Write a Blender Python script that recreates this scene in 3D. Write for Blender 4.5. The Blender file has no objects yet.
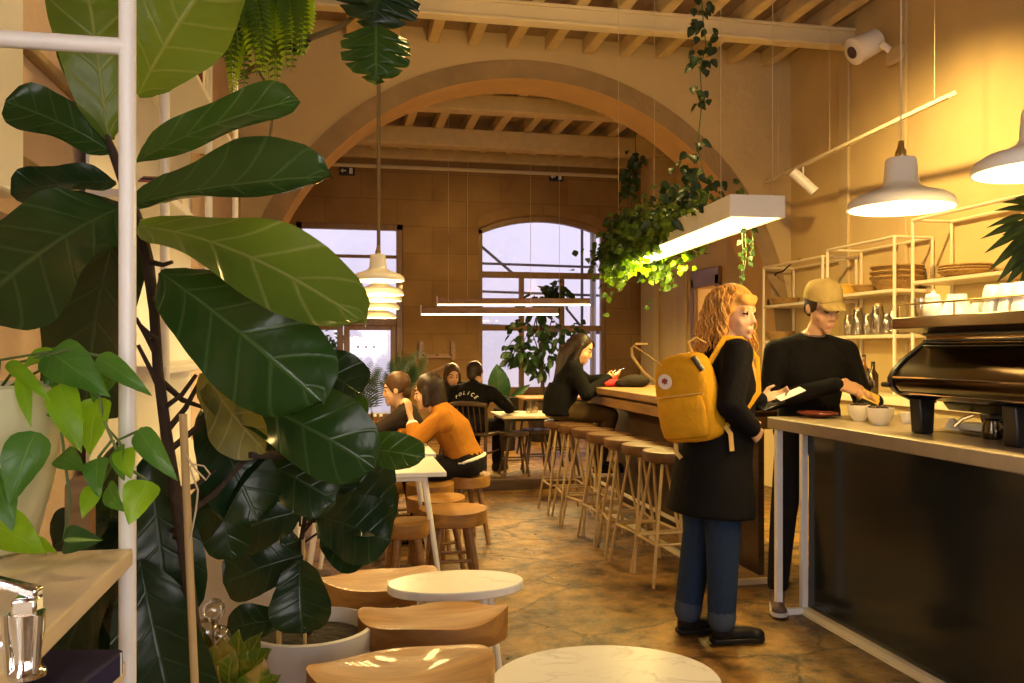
import bpy, bmesh, math, random
from mathutils import Vector, Matrix, noise
R = math.radians
rnd = random.Random(7)
scene = bpy.context.scene
COL = scene.collection
V = Vector
# ------------------------------------------------------------------ camera model (room axes; camera yawed to the right)
FOC, YH, CH = 850.0, 350.0, 1.42
AN = R(11.4); SA, CA = math.sin(AN), math.cos(AN)
RV = V((CA, -SA, 0)); FV = V((SA, CA, 0)); UP = V((0, 0, 1))
CAM = V((0, 0, CH))
def ray(px, py): return RV*((px-512)/FOC) + FV + UP*((YH-py)/FOC)
def at(px, py, Y): return CAM + ray(px, py)*Y
def onz(px, py, z): d = ray(px, py); return CAM + d*((z-CH)/d.z)
def ony(px, py, y): d = ray(px, py); return CAM + d*(y/d.y)
def onx(px, py, x): d = ray(px, py); return CAM + d*(x/d.x)
def camdir(right, fwd): return (RV*right + FV*fwd).normalized()
def yaw_of(d): return math.atan2(-d.x, d.y)

# ------------------------------------------------------------------ mesh builder
ORG = {}
class MB:
    def __init__(s): s.v=[]; s.f=[]; s.uv=[]; s.mi=[]; s.cur=0
    def face(s, idx, uv=None):
        s.f.append(tuple(idx)); s.uv.append(uv); s.mi.append(s.cur)
    def add(s, pts):
        n=len(s.v); s.v.extend([V(p) for p in pts]); return n
    def box(s, c, d, rot=None):
        c=V(c); h=V(d)/2; pts=[]
        for z in (-1,1):
            for y in (-1,1):
                for x in (-1,1):
                    p=V((x*h.x,y*h.y,z*h.z))
                    if rot is not None: p=rot@p
                    pts.append(c+p)
        n=s.add(pts)
        for q in ((0,2,3,1),(4,5,7,6),(0,1,5,4),(2,6,7,3),(0,4,6,2),(1,3,7,5)): s.face([n+i for i in q])
        return s
    def span(s, a, b):
        a=V(a); b=V(b); return s.box((a+b)/2, (abs(b.x-a.x),abs(b.y-a.y),abs(b.z-a.z)))
    def ring(s, c, ax, ay, rx, ry, seg, ph=0):
        return s.add([c+ax*(rx*math.cos(2*math.pi*i/seg+ph))+ay*(ry*math.sin(2*math.pi*i/seg+ph)) for i in range(seg)])
    def bridge(s, a, b, seg):
        for i in range(seg):
            j=(i+1)%seg; s.face((a+i,a+j,b+j,b+i))
    def tube(s, pts, r, seg=8, caps=True, ry=None, xdir=None):
        pts=[V(p) for p in pts]; n=len(pts)
        rs=r if isinstance(r,(list,tuple)) else [r]*n
        rys=rs if ry is None else (ry if isinstance(ry,(list,tuple)) else [ry]*n)
        prev=None; rings=[]
        for i,p in enumerate(pts):
            t=(pts[min(i+1,n-1)]-pts[max(i-1,0)])
            if t.length<1e-9: t=V((0,0,1))
            t.normalize()
            if xdir is not None: ax=V(xdir)
            elif prev is None: ax=V((1,0,0)) if abs(t.x)<.8 else V((0,1,0))
            else: ax=prev
            ax=(ax-t*ax.dot(t))
            if ax.length<1e-6: ax=t.orthogonal()
            ax.normalize(); prev=ax; ay=t.cross(ax)
            rings.append(s.ring(p,ax,ay,max(rs[i],1e-4),max(rys[i],1e-4),seg))
        for a,b in zip(rings,rings[1:]): s.bridge(a,b,seg)
        if caps:
            s.face([rings[0]+i for i in range(seg)][::-1]); s.face([rings[-1]+i for i in range(seg)])
        return s
    def bar(s, a, b, w, h=None):
        """square bar from a to b"""
        a=V(a); b=V(b); d=(b-a); L=d.length; q=d.to_track_quat('X','Z').to_matrix()
        return s.box((a+b)/2,(L,w,h or w),q)
    def caps(s, a, b, ra, rb=None, seg=12):
        a=V(a); b=V(b); rb=ra if rb is None else rb
        d=b-a
        if d.length<1e-6: return s.ell(a,(ra,ra,ra))
        d.normalize(); P=[]; Q=[]
        for k in range(0,5):
            t=k/4*math.pi/2; P.append(a-d*ra*math.cos(t)); Q.append(ra*math.sin(t) or 1e-4)
        for k in range(0,5):
            t=k/4*math.pi/2; P.append(b+d*rb*math.sin(t)); Q.append(rb*math.cos(t) if k<4 else 1e-4)
        return s.tube(P,Q,seg)
    def ell(s, c, r, rot=None, su=16, sv=10):
        c=V(c); n=len(s.v); pts=[]
        for j in range(1,sv):
            th=math.pi*j/sv
            for i in range(su):
                ph=2*math.pi*i/su
                p=V((r[0]*math.sin(th)*math.cos(ph), r[1]*math.sin(th)*math.sin(ph), r[2]*math.cos(th)))
                pts.append(c+(rot@p if rot is not None else p))
        for z in (1,-1):
            p=V((0,0,r[2]*z)); pts.append(c+(rot@p if rot is not None else p))
        s.add(pts); top=n+(sv-1)*su; bot=top+1
        for j in range(sv-2):
            a=n+j*su; b=a+su
            for i in range(su): k=(i+1)%su; s.face((a+i,b+i,b+k,a+k))
        for i in range(su):
            k=(i+1)%su; s.face((top,n+i,n+k)); a=n+(sv-2)*su; s.face((bot,a+k,a+i))
        return s
    def lathe(s, prof, c=(0,0,0), seg=24, sx=1, sy=1, closed=False):
        """prof = [(r,z)...]; closed: profile loop (walls with thickness)"""
        c=V(c); rings=[s.ring(c+V((0,0,z)),V((1,0,0)),V((0,1,0)),max(r,1e-4)*sx,max(r,1e-4)*sy,seg) for r,z in prof]
        for a,b in zip(rings,rings[1:]): s.bridge(a,b,seg)
        if closed: s.bridge(rings[-1],rings[0],seg)
        else:
            s.face([rings[0]+i for i in range(seg)][::-1]); s.face([rings[-1]+i for i in range(seg)])
        return s
    def prism(s, poly, o, ax, ay, depth):
        """2-d polygon in plane (ax,ay) at o, extruded by vector depth"""
        o=V(o); ax=V(ax); ay=V(ay); d=V(depth); n=len(poly)
        a=s.add([o+ax*x+ay*y for x,y in poly]); b=s.add([o+ax*x+ay*y+d for x,y in poly])
        for i in range(n):
            j=(i+1)%n; s.face((a+i,a+j,b+j,b+i))
        s.face([a+i for i in range(n)][::-1]); s.face([b+i for i in range(n)])
        return s
    def mesh(s, name, off=None):
        me=bpy.data.meshes.new(name)
        vs=[v-off for v in s.v] if off is not None else s.v
        me.from_pydata([tuple(v) for v in vs],[],s.f)
        if any(u is not None for u in s.uv):
            l=me.uv_layers.new(name='UVMap'); k=0
            for f,u in zip(s.f,s.uv):
                for q in range(len(f)):
                    l.data[k].uv = u[q] if u is not None else (0,0); k+=1
        me.polygons.foreach_set('material_index', s.mi)
        return me
    def build(s, name, mat, parent=None, origin=None, smooth=40, bevel=0, local=False, subsurf=0, fix=True, remesh=0, sm=4, disp=None):
        if parent is not None: off = None if local else ORG.get(parent.name, V((0,0,0)))
        else:
            if origin is None:
                lo=[min(v[i] for v in s.v) for i in range(3)]; hi=[max(v[i] for v in s.v) for i in range(3)]
                origin=V(((lo[0]+hi[0])/2,(lo[1]+hi[1])/2,lo[2]))
            off=V(origin)
        me=s.mesh(name,off)
        if fix:
            bm=bmesh.new(); bm.from_mesh(me); bmesh.ops.recalc_face_normals(bm,faces=bm.faces); bm.to_mesh(me); bm.free()
        if remesh: me=remeshed(me,name,remesh,sm)
        if disp: disp(me)
        o=bpy.data.objects.new(name,me); COL.objects.link(o)
        for m in (mat if isinstance(mat,(list,tuple)) else [mat]): me.materials.append(m)
        if parent is not None:
            o.parent=parent; ORG[o.name]=ORG.get(parent.name,V((0,0,0)))
        else:
            o.location=off; ORG[o.name]=off.copy()
        if smooth:
            me.shade_smooth()
            if smooth<180: me.set_sharp_from_angle(angle=R(smooth))
        if bevel:
            b=o.modifiers.new('bevel','BEVEL'); b.width=bevel; b.segments=2; b.limit_method='ANGLE'; b.angle_limit=R(40)
        if subsurf:
            m=o.modifiers.new('sub','SUBSURF'); m.levels=subsurf; m.render_levels=subsurf
        return o
def remeshed(me, name, voxel, sm=4):
    t=bpy.data.objects.new('tmp_mesh',me); COL.objects.link(t)
    m=t.modifiers.new('r','REMESH'); m.mode='VOXEL'; m.voxel_size=voxel; m.use_smooth_shade=True
    if sm:
        q=t.modifiers.new('s','SMOOTH'); q.iterations=sm; q.factor=.5
    dg=bpy.context.evaluated_depsgraph_get(); dg.update()
    out=bpy.data.meshes.new_from_object(t.evaluated_get(dg)); out.name=name; out.materials.clear()
    bpy.data.objects.remove(t); return out
def tag(o, label=None, cat=None, group=None, kind=None):
    if label: o['label']=label
    if cat: o['category']=cat
    if group: o['group']=group
    if kind: o['kind']=kind
    return o
def thing(name, label, cat, loc, group=None, rz=0):
    o=bpy.data.objects.new(name,None); COL.objects.link(o); o.location=loc; o.rotation_euler.z=rz; o.empty_display_size=.1
    ORG[o.name]=V(loc); return tag(o,label,cat,group)
def kids(o): return [c for c in bpy.data.objects if c.parent==o]
def dup(o, loc, rz=None, label=None, scale=None):
    def cp(x,p):
        c=x.copy(); COL.objects.link(c)
        if p is not None: c.parent=p
        for k in kids(x): cp(k,c)
        return c
    c=cp(o,None); c.location=loc
    if rz is not None: c.rotation_euler.z=rz
    if label: c['label']=label
    if scale: c.scale=scale
    ORG[c.name]=V(loc); return c
def struct(mb, name, mat, **k):
    o=mb.build(name,mat,**k); o['kind']='structure'; return o

# ------------------------------------------------------------------ materials
def newmat(name):
    m=bpy.data.materials.new(name); m.use_nodes=True; nt=m.node_tree
    for n in list(nt.nodes): nt.nodes.remove(n)
    out=nt.nodes.new('ShaderNodeOutputMaterial'); return m,nt,out
def nd(nt,t,**k):
    n=nt.nodes.new(t)
    for a,b in k.items():
        if a=='inp':
            for i,v in b.items(): n.inputs[i].default_value=v
        else: setattr(n,a,b)
    return n
def c4(c,f=1): return (min(c[0]*f,1),min(c[1]*f,1),min(c[2]*f,1),1)
def mk(name, col, rough=.5, metal=0, var=.12, scale=6, bump=0, bscale=30, coat=0, stretch=None, spec=.5, emit=0, ecol=None, trans=0, sheen=0, ior=1.5):
    m,nt,out=newmat(name); L=nt.links.new
    b=nd(nt,'ShaderNodeBsdfPrincipled'); L(b.outputs[0],out.inputs[0])
    b.inputs['Roughness'].default_value=rough; b.inputs['Metallic'].default_value=metal
    b.inputs['Specular IOR Level'].default_value=spec; b.inputs['Coat Weight'].default_value=coat
    b.inputs['Transmission Weight'].default_value=trans; b.inputs['Sheen Weight'].default_value=sheen; b.inputs['IOR'].default_value=ior
    tc=nd(nt,'ShaderNodeTexCoord'); mp=nd(nt,'ShaderNodeMapping'); L(tc.outputs['Object'],mp.inputs[0])
    if stretch: mp.inputs['Scale'].default_value=stretch
    n=nd(nt,'ShaderNodeTexNoise',inp={'Scale':scale,'Detail':4}); L(mp.outputs[0],n.inputs['Vector'])
    mx=nd(nt,'ShaderNodeMix',data_type='RGBA'); mx.inputs[6].default_value=c4(col,1-var); mx.inputs[7].default_value=c4(col,1+var)
    L(n.outputs['Fac'],mx.inputs[0]); L(mx.outputs[2],b.inputs['Base Color'])
    if bump:
        n2=nd(nt,'ShaderNodeTexNoise',inp={'Scale':bscale,'Detail':5}); L(mp.outputs[0],n2.inputs['Vector'])
        bp=nd(nt,'ShaderNodeBump',inp={'Strength':bump,'Distance':.02}); L(n2.outputs['Fac'],bp.inputs['Height']); L(bp.outputs[0],b.inputs['Normal'])
    if emit:
        b.inputs['Emission Color'].default_value=c4(ecol or col); b.inputs['Emission Strength'].default_value=emit
    return m
def wood(name, c1, c2, rough=.45, scale=3, axis='X', bump=.15, coat=.1):
    m,nt,out=newmat(name); L=nt.links.new
    b=nd(nt,'ShaderNodeBsdfPrincipled',inp={'Roughness':rough,'Coat Weight':coat}); L(b.outputs[0],out.inputs[0])
    tc=nd(nt,'ShaderNodeTexCoord'); mp=nd(nt,'ShaderNodeMapping'); L(tc.outputs['Object'],mp.inputs[0])
    mp.inputs['Scale'].default_value={'X':(1,9,9),'Y':(9,1,9),'Z':(9,9,1)}[axis]
    n=nd(nt,'ShaderNodeTexNoise',inp={'Scale':scale,'Detail':6,'Roughness':.6,'Distortion':.6}); L(mp.outputs[0],n.inputs['Vector'])
    n3=nd(nt,'ShaderNodeTexNoise',inp={'Scale':2.5,'Detail':2}); L(tc.outputs['Object'],n3.inputs['Vector'])
    ad=nd(nt,'ShaderNodeMath',operation='MULTIPLY_ADD',inp={1:.6,2:-.1}); L(n3.outputs['Fac'],ad.inputs[0])
    ad2=nd(nt,'ShaderNodeMath',operation='ADD'); L(n.outputs['Fac'],ad2.inputs[0]); L(ad.outputs[0],ad2.inputs[1])
    cr=nd(nt,'ShaderNodeValToRGB'); cr.color_ramp.elements[0].position=.4; cr.color_ramp.elements[1].position=1.0
    cr.color_ramp.elements[0].color=c4(c1); cr.color_ramp.elements[1].color=c4(c2)
    L(ad2.outputs[0],cr.inputs[0]); L(cr.outputs[0],b.inputs['Base Color'])
    bp=nd(nt,'ShaderNodeBump',inp={'Strength':bump,'Distance':.01}); L(n.outputs['Fac'],bp.inputs['Height']); L(bp.outputs[0],b.inputs['Normal'])
    return m
def blocks(name, c1, c2, mortar, bw=.9, bh=.38, rough=.85, rot=(R(90),0,0), stain=.35, mort=.008, bump=.4):
    m,nt,out=newmat(name); L=nt.links.new
    b=nd(nt,'ShaderNodeBsdfPrincipled',inp={'Roughness':rough}); L(b.outputs[0],out.inputs[0])
    tc=nd(nt,'ShaderNodeTexCoord'); mp=nd(nt,'ShaderNodeMapping'); L(tc.outputs['Object'],mp.inputs[0]); mp.inputs['Rotation'].default_value=rot
    nz=nd(nt,'ShaderNodeTexNoise',inp={'Scale':2.2,'Detail':5}); L(tc.outputs['Object'],nz.inputs['Vector'])
    br=nd(nt,'ShaderNodeTexBrick',inp={'Scale':1,'Mortar Size':mort,'Mortar Smooth':.4,'Brick Width':bw,'Row Height':bh,'Bias':0})
    br.inputs['Color1'].default_value=c4(c1); br.inputs['Color2'].default_value=c4(c2); br.inputs['Mortar'].default_value=c4(mortar)
    L(mp.outputs[0],br.inputs['Vector'])
    mx=nd(nt,'ShaderNodeMix',data_type='RGBA',blend_type='MULTIPLY'); mx.inputs[0].default_value=stain
    cr=nd(nt,'ShaderNodeValToRGB'); cr.color_ramp.elements[0].position=.3; cr.color_ramp.elements[1].position=.7
    cr.color_ramp.elements[0].color=(.45,.38,.3,1); cr.color_ramp.elements[1].color=(1,1,1,1)
    L(nz.outputs['Fac'],cr.inputs[0]); L(br.outputs['Color'],mx.inputs[6]); L(cr.outputs[0],mx.inputs[7]); L(mx.outputs[2],b.inputs['Base Color'])
    n2=nd(nt,'ShaderNodeTexNoise',inp={'Scale':25,'Detail':6}); L(tc.outputs['Object'],n2.inputs['Vector'])
    ad=nd(nt,'ShaderNodeMath',operation='MULTIPLY_ADD',inp={1:-.6}); L(br.outputs['Fac'],ad.inputs[0]); L(n2.outputs['Fac'],ad.inputs[2])
    bp=nd(nt,'ShaderNodeBump',inp={'Strength':bump,'Distance':.02}); L(ad.outputs[0],bp.inputs['Height']); L(bp.outputs[0],b.inputs['Normal'])
    return m
def floormat(name):
    m,nt,out=newmat(name); L=nt.links.new
    b=nd(nt,'ShaderNodeBsdfPrincipled',inp={'Specular IOR Level':.5}); L(b.outputs[0],out.inputs[0])
    tc=nd(nt,'ShaderNodeTexCoord'); mp=nd(nt,'ShaderNodeMapping'); L(tc.outputs['Object'],mp.inputs[0]); mp.inputs['Scale'].default_value=(1.0,1.55,1); mp.inputs['Rotation'].default_value=(0,0,R(12))
    nz=nd(nt,'ShaderNodeTexNoise',inp={'Scale':4.2,'Detail':8,'Roughness':.72}); L(tc.outputs['Object'],nz.inputs['Vector'])
    nw=nd(nt,'ShaderNodeTexNoise',inp={'Scale':2.2,'Detail':6,'Roughness':.7}); L(tc.outputs['Object'],nw.inputs['Vector'])
    wv=nd(nt,'ShaderNodeMix',data_type='VECTOR'); wv.inputs[0].default_value=.22; L(mp.outputs[0],wv.inputs[4]); L(nw.outputs['Color'],wv.inputs[5])
    ve=nd(nt,'ShaderNodeTexVoronoi',feature='DISTANCE_TO_EDGE',inp={'Scale':1.35,'Randomness':.9}); L(wv.outputs[1],ve.inputs['Vector'])
    vc=nd(nt,'ShaderNodeTexVoronoi',inp={'Scale':1.35,'Randomness':.9}); L(wv.outputs[1],vc.inputs['Vector'])
    cr=nd(nt,'ShaderNodeValToRGB'); e=cr.color_ramp.elements; e[0].position=.38; e[1].position=.64
    e[0].color=(.032,.015,.004,1); e[1].color=(.37,.20,.048,1)
    L(nz.outputs['Fac'],cr.inputs[0])
    sp=nd(nt,'ShaderNodeSeparateColor'); L(vc.outputs['Color'],sp.inputs[0])
    mr=nd(nt,'ShaderNodeMapRange',inp={3:.8,4:1.2}); L(sp.outputs[0],mr.inputs[0])
    hs=nd(nt,'ShaderNodeHueSaturation'); L(cr.outputs[0],hs.inputs['Color']); L(mr.outputs[0],hs.inputs['Value'])
    ed=nd(nt,'ShaderNodeMapRange',inp={1:.0,2:.022,3:.12}); L(ve.outputs['Distance'],ed.inputs[0])
    mx=nd(nt,'ShaderNodeMix',data_type='RGBA'); mx.inputs[6].default_value=(.04,.02,.008,1); L(ed.outputs[0],mx.inputs[0]); L(hs.outputs[0],mx.inputs[7])
    L(mx.outputs[2],b.inputs['Base Color'])
    n4=nd(nt,'ShaderNodeTexNoise',inp={'Scale':11,'Detail':7,'Roughness':.7}); L(tc.outputs['Object'],n4.inputs['Vector'])
    rr=nd(nt,'ShaderNodeMapRange',inp={1:.3,2:.7,3:.22,4:.6}); L(n4.outputs['Fac'],rr.inputs[0]); L(rr.outputs[0],b.inputs['Roughness'])
    hh=nd(nt,'ShaderNodeMath',operation='MULTIPLY_ADD',inp={1:.35}); L(ed.outputs[0],hh.inputs[0]); L(n4.outputs['Fac'],hh.inputs[2])
    bp=nd(nt,'ShaderNodeBump',inp={'Strength':.6,'Distance':.025}); L(hh.outputs[0],bp.inputs['Height']); L(bp.outputs[0],b.inputs['Normal'])
    return m
def leafmat(name, base, vein, rough=.34, trans=.3, nv=5.6, vw=.05, mid=.035, tcol=None, patch=None):
    m,nt,out=newmat(name); L=nt.links.new
    b=nd(nt,'ShaderNodeBsdfPrincipled',inp={'Roughness':rough,'Specular IOR Level':.45})
    uv=nd(nt,'ShaderNodeUVMap'); sp=nd(nt,'ShaderNodeSeparateXYZ'); L(uv.outputs[0],sp.inputs[0])
    a=nd(nt,'ShaderNodeMath',operation='MULTIPLY_ADD',inp={1:2,2:-1}); L(sp.outputs[1],a.inputs[0])
    ab=nd(nt,'ShaderNodeMath',operation='ABSOLUTE'); L(a.outputs[0],ab.inputs[0])
    q=nd(nt,'ShaderNodeMath',operation='MULTIPLY_ADD',inp={1:nv}); L(sp.outputs[0],q.inputs[0])
    nb=nd(nt,'ShaderNodeMath',operation='MULTIPLY',inp={1:-1.15}); L(ab.outputs[0],nb.inputs[0]); L(nb.outputs[0],q.inputs[2])
    fr=nd(nt,'ShaderNodeMath',operation='PINGPONG',inp={1:.5}); L(q.outputs[0],fr.inputs[0])
    s1=nd(nt,'ShaderNodeMapRange',inp={1:vw*.3,2:vw*1.6,3:.65,4:0}); L(fr.outputs[0],s1.inputs[0])
    s2=nd(nt,'ShaderNodeMapRange',inp={1:mid*.5,2:mid*1.6,3:1,4:0}); L(ab.outputs[0],s2.inputs[0])
    mxx=nd(nt,'ShaderNodeMath',operation='MAXIMUM'); L(s1.outputs[0],mxx.inputs[0]); L(s2.outputs[0],mxx.inputs[1])
    tc=nd(nt,'ShaderNodeTexCoord'); nz=nd(nt,'ShaderNodeTexNoise',inp={'Scale':14,'Detail':4}); L(tc.outputs['Object'],nz.inputs['Vector'])
    cm=nd(nt,'ShaderNodeMix',data_type='RGBA'); cm.inputs[6].default_value=c4(base,.75); cm.inputs[7].default_value=c4(base,1.3); L(nz.outputs['Fac'],cm.inputs[0])
    src=cm.outputs[2]
    if patch:
        n2=nd(nt,'ShaderNodeTexNoise',inp={'Scale':patch[1],'Detail':3}); L(tc.outputs['Object'],n2.inputs['Vector'])
        th=nd(nt,'ShaderNodeMapRange',inp={1:patch[2],2:patch[2]+.06}); L(n2.outputs['Fac'],th.inputs[0])
        pm=nd(nt,'ShaderNodeMix',data_type='RGBA'); pm.inputs[7].default_value=c4(patch[0]); L(src,pm.inputs[6]); L(th.outputs[0],pm.inputs[0]); src=pm.outputs[2]
    vm=nd(nt,'ShaderNodeMix',data_type='RGBA'); vm.inputs[7].default_value=c4(vein); L(src,vm.inputs[6]); L(mxx.outputs[0],vm.inputs[0])
    L(vm.outputs[2],b.inputs['Base Color'])
    t=nd(nt,'ShaderNodeBsdfTranslucent'); t.inputs[0].default_value=c4(tcol or (base[0]*2.5+.05,base[1]*2.2+.05,base[2]*1.2))
    ms=nd(nt,'ShaderNodeMixShader',inp={0:trans}); L(b.outputs[0],ms.inputs[1]); L(t.outputs[0],ms.inputs[2]); L(ms.outputs[0],out.inputs[0])
    bp=nd(nt,'ShaderNodeBump',inp={'Strength':.35,'Distance':.004}); L(mxx.outputs[0],bp.inputs['Height']); bp.invert=True; L(bp.outputs[0],b.inputs['Normal'])
    return m
def glassmat(name, tint=(1,1,1), refl=.08, rough=.02):
    m,nt,out=newmat(name); L=nt.links.new
    g=nd(nt,'ShaderNodeBsdfGlossy',inp={'Roughness':rough}); t=nd(nt,'ShaderNodeBsdfTransparent'); t.inputs[0].default_value=c4(tint)
    lw=nd(nt,'ShaderNodeLayerWeight',inp={0:.35}); mr=nd(nt,'ShaderNodeMapRange',inp={3:refl,4:.75}); L(lw.outputs['Fresnel'],mr.inputs[0])
    ms=nd(nt,'ShaderNodeMixShader'); L(mr.outputs[0],ms.inputs[0]); L(t.outputs[0],ms.inputs[1]); L(g.outputs[0],ms.inputs[2]); L(ms.outputs[0],out.inputs[0])
    return m
def emitmat(name, col, s):
    m,nt,out=newmat(name); e=nd(nt,'ShaderNodeEmission'); e.inputs[0].default_value=c4(col); e.inputs[1].default_value=s; nt.links.new(e.outputs[0],out.inputs[0]); return m

M={}
M['plaster']=mk('plaster_warm',(.60,.46,.23),.9,var=.12,scale=2.5,bump=.25,bscale=12)
M['plaster_r']=mk('plaster_right',(.66,.50,.23),.85,var=.2,scale=1.6,bump=.25,bscale=9)
M['stone_arch']=mk('arch_stone',(.34,.235,.115),.9,var=.3,scale=5,bump=.5,bscale=22)
M['stone_soffit']=mk('arch_soffit',(.56,.36,.13),.9,var=.15,scale=4,bump=.3,bscale=20)
M['stone_far']=blocks('far_stone',(.37,.225,.08),(.31,.18,.062),(.24,.14,.05),1.1,.42,stain=.5,mort=.007,bump=.3)
M['stone_left']=blocks('left_stone',(.62,.46,.36),(.56,.41,.32),(.3,.2,.15),1.2,.34,rot=(R(90),0,R(90)),stain=.25,mort=.018)
M['floor']=floormat('floor_slabs')
M['joist']=mk('joist_paint',(.60,.47,.25),.8,var=.2,scale=9,bump=.2)
M['boards']=mk('ceiling_boards',(.30,.21,.12),.9,var=.3,scale=7,bump=.3,stretch=(6,1,1))
M['beam']=mk('beam_paint',(.70,.60,.38),.6,var=.12,scale=3,bump=.1)
M['darkwood']=wood('dark_wood',(.025,.013,.006),(.09,.045,.018),.5)
M['midwood']=wood('mid_wood',(.16,.075,.022),(.38,.2,.07),.42)
M['seatwood']=wood('seat_wood',(.16,.065,.011),(.50,.25,.058),.52,scale=2.2,bump=.15,coat=.05)
M['palewood']=wood('pale_wood',(.62,.49,.32),(.80,.68,.49),.5,axis='Y')
M['stoolseat']=wood('stool_seat_wood',(.05,.02,.008),(.15,.07,.025),.4)
M['stoolgold']=mk('stool_gold',(.50,.36,.17),.4,var=.08)
M['barwood']=wood('bar_wood',(.2,.1,.03),(.42,.24,.09),.4,axis='Y')
M['framewood']=wood('frame_wood',(.19,.11,.05),(.33,.2,.095),.55,axis='Z')
M['white']=mk('white_paint',(.80,.78,.74),.4,var=.04)
M['whitemetal']=mk('white_metal',(.90,.88,.83),.32,var=.03,coat=.2)
M['cream']=mk('cream_enamel',(.86,.82,.72),.3,var=.03,coat=.4)
M['goldwire']=mk('cream_wire',(.80,.70,.48),.35,var=.05)
M['marble']=mk('white_marble',(.82,.80,.74),.34,var=.08,scale=4,coat=.1)
def marble(name):
    m,nt,out=newmat(name); L=nt.links.new
    b=nd(nt,'ShaderNodeBsdfPrincipled',inp={'Roughness':.33}); L(b.outputs[0],out.inputs[0])
    tc=nd(nt,'ShaderNodeTexCoord'); mp=nd(nt,'ShaderNodeMapping'); mp.inputs['Rotation'].default_value=(0,0,R(35)); mp.inputs['Scale'].default_value=(1,2.6,1); L(tc.outputs['Object'],mp.inputs[0])
    n=nd(nt,'ShaderNodeTexNoise',inp={'Scale':2.6,'Detail':7,'Roughness':.55,'Distortion':.5}); L(mp.outputs[0],n.inputs['Vector'])
    d=nd(nt,'ShaderNodeMath',operation='SUBTRACT',inp={1:.5}); L(n.outputs['Fac'],d.inputs[0]); a=nd(nt,'ShaderNodeMath',operation='ABSOLUTE'); L(d.outputs[0],a.inputs[0])
    r=nd(nt,'ShaderNodeMapRange',inp={1:.0,2:.022,3:.55,4:0}); L(a.outputs[0],r.inputs[0])
    n2=nd(nt,'ShaderNodeTexNoise',inp={'Scale':2.0,'Detail':2}); L(tc.outputs['Object'],n2.inputs['Vector']); q=nd(nt,'ShaderNodeMapRange',inp={1:.45,2:.62}); L(n2.outputs['Fac'],q.inputs[0])
    k=nd(nt,'ShaderNodeMath',operation='MULTIPLY'); L(r.outputs[0],k.inputs[0]); L(q.outputs[0],k.inputs[1])
    mx=nd(nt,'ShaderNodeMix',data_type='RGBA'); mx.inputs[6].default_value=(.76,.76,.74,1); mx.inputs[7].default_value=(.30,.27,.24,1); L(k.outputs[0],mx.inputs[0]); L(mx.outputs[2],b.inputs['Base Color']); return m
M['marble']=marble('veined_marble')
M['counter']=mk('counter_stone',(.36,.29,.18),.35,var=.14,scale=20,coat=.15)
M['panel']=mk('dark_panel',(.016,.019,.017),.17,var=.2,scale=3,spec=.45)
M['black']=mk('black_metal',(.012,.011,.011),.35,var=.2)
M['blackwood']=wood('black_wood',(.012,.008,.006),(.04,.024,.014),.45)
M['steel']=mk('dark_steel',(.105,.078,.05),.2,1,var=.15,scale=3,stretch=(1,1,12))
M['chrome']=mk('chrome',(.86,.87,.88),.08,1,var=.02)
M['brass']=mk('brass',(.6,.42,.16),.3,1)
M['terracotta_red']=mk('red_glaze',(.20,.045,.025),.25,coat=.5)
M['porcelain']=mk('porcelain',(.88,.84,.76),.2,var=.02,coat=.5)
M['basket']=mk('basket_weave',(.42,.25,.08),.8,var=.35,scale=60,bump=.8,bscale=90)
M['yellowc']=mk('yellow_ceramic',(.75,.46,.07),.35,coat=.3)
M['soil']=mk('soil',(.018,.012,.008),.95,var=.4,scale=40,bump=.8)
M['stake']=mk('bamboo',(.55,.38,.16),.55,var=.2,scale=10)
M['trunk']=mk('trunk_bark',(.045,.026,.015),.85,var=.3,scale=30,bump=.6)
M['string']=mk('string',(.6,.5,.33),.9)
M['potwhite']=mk('white_pot',(.66,.64,.6),.5,var=.05)
M['potcream']=mk('cream_pot',(.62,.6,.38),.45,var=.12,scale=5)
M['navy']=mk('navy_cover',(.016,.015,.075),.6,spec=.2)
M['glass']=glassmat('clear_glass')
M['pane']=glassmat('window_pane',(.97,.97,1),.04)
M['tumbler']=glassmat('tumbler_glass',(.93,.9,.82),.16,.05)
M['skin']=mk('skin_light',(.62,.36,.21),.5,var=.06,scale=12)
M['skin2']=mk('skin_tan',(.52,.29,.16),.5,var=.06,scale=12)
M['lip']=mk('lip',(.46,.20,.13),.5)
M['eye']=mk('eye_dark',(.02,.014,.01),.2)
M['ginger']=mk('hair_ginger',(.58,.29,.06),.5,var=.4,scale=50,sheen=.1,spec=.25)
M['hairdark']=mk('hair_dark',(.022,.012,.008),.45,var=.4,scale=40,spec=.25)
M['hairbrown']=mk('hair_brown',(.06,.028,.012),.5,var=.4,scale=40,spec=.25)
M['coat']=mk('black_coat',(.0055,.005,.0055),.85,var=.3,scale=30,bump=.2,bscale=80,spec=.12)
M['sweater']=mk('black_sweater',(.0055,.005,.005),.9,var=.25,scale=30,bump=.25,bscale=120,spec=.12)
M['orange']=mk('orange_sweater',(.42,.165,.018),.85,var=.15,scale=20,bump=.3,bscale=120,spec=.12)
M['charcoal']=mk('charcoal_shirt',(.025,.018,.014),.85,var=.2,spec=.12)
M['jeans']=mk('blue_jeans',(.016,.030,.062),.8,var=.25,scale=40,bump=.2,bscale=120,spec=.12)
M['jeancuff']=mk('jean_cuff',(.045,.062,.095),.8,var=.2,spec=.12)
M['olive']=mk('olive_trousers',(.075,.045,.016),.85,var=.2,spec=.12)
M['darktrousers']=mk('dark_trousers',(.012,.01,.01),.85,var=.2,spec=.12)
M['boot']=mk('black_leather',(.010,.009,.009),.4,var=.2,spec=.12)
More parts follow.
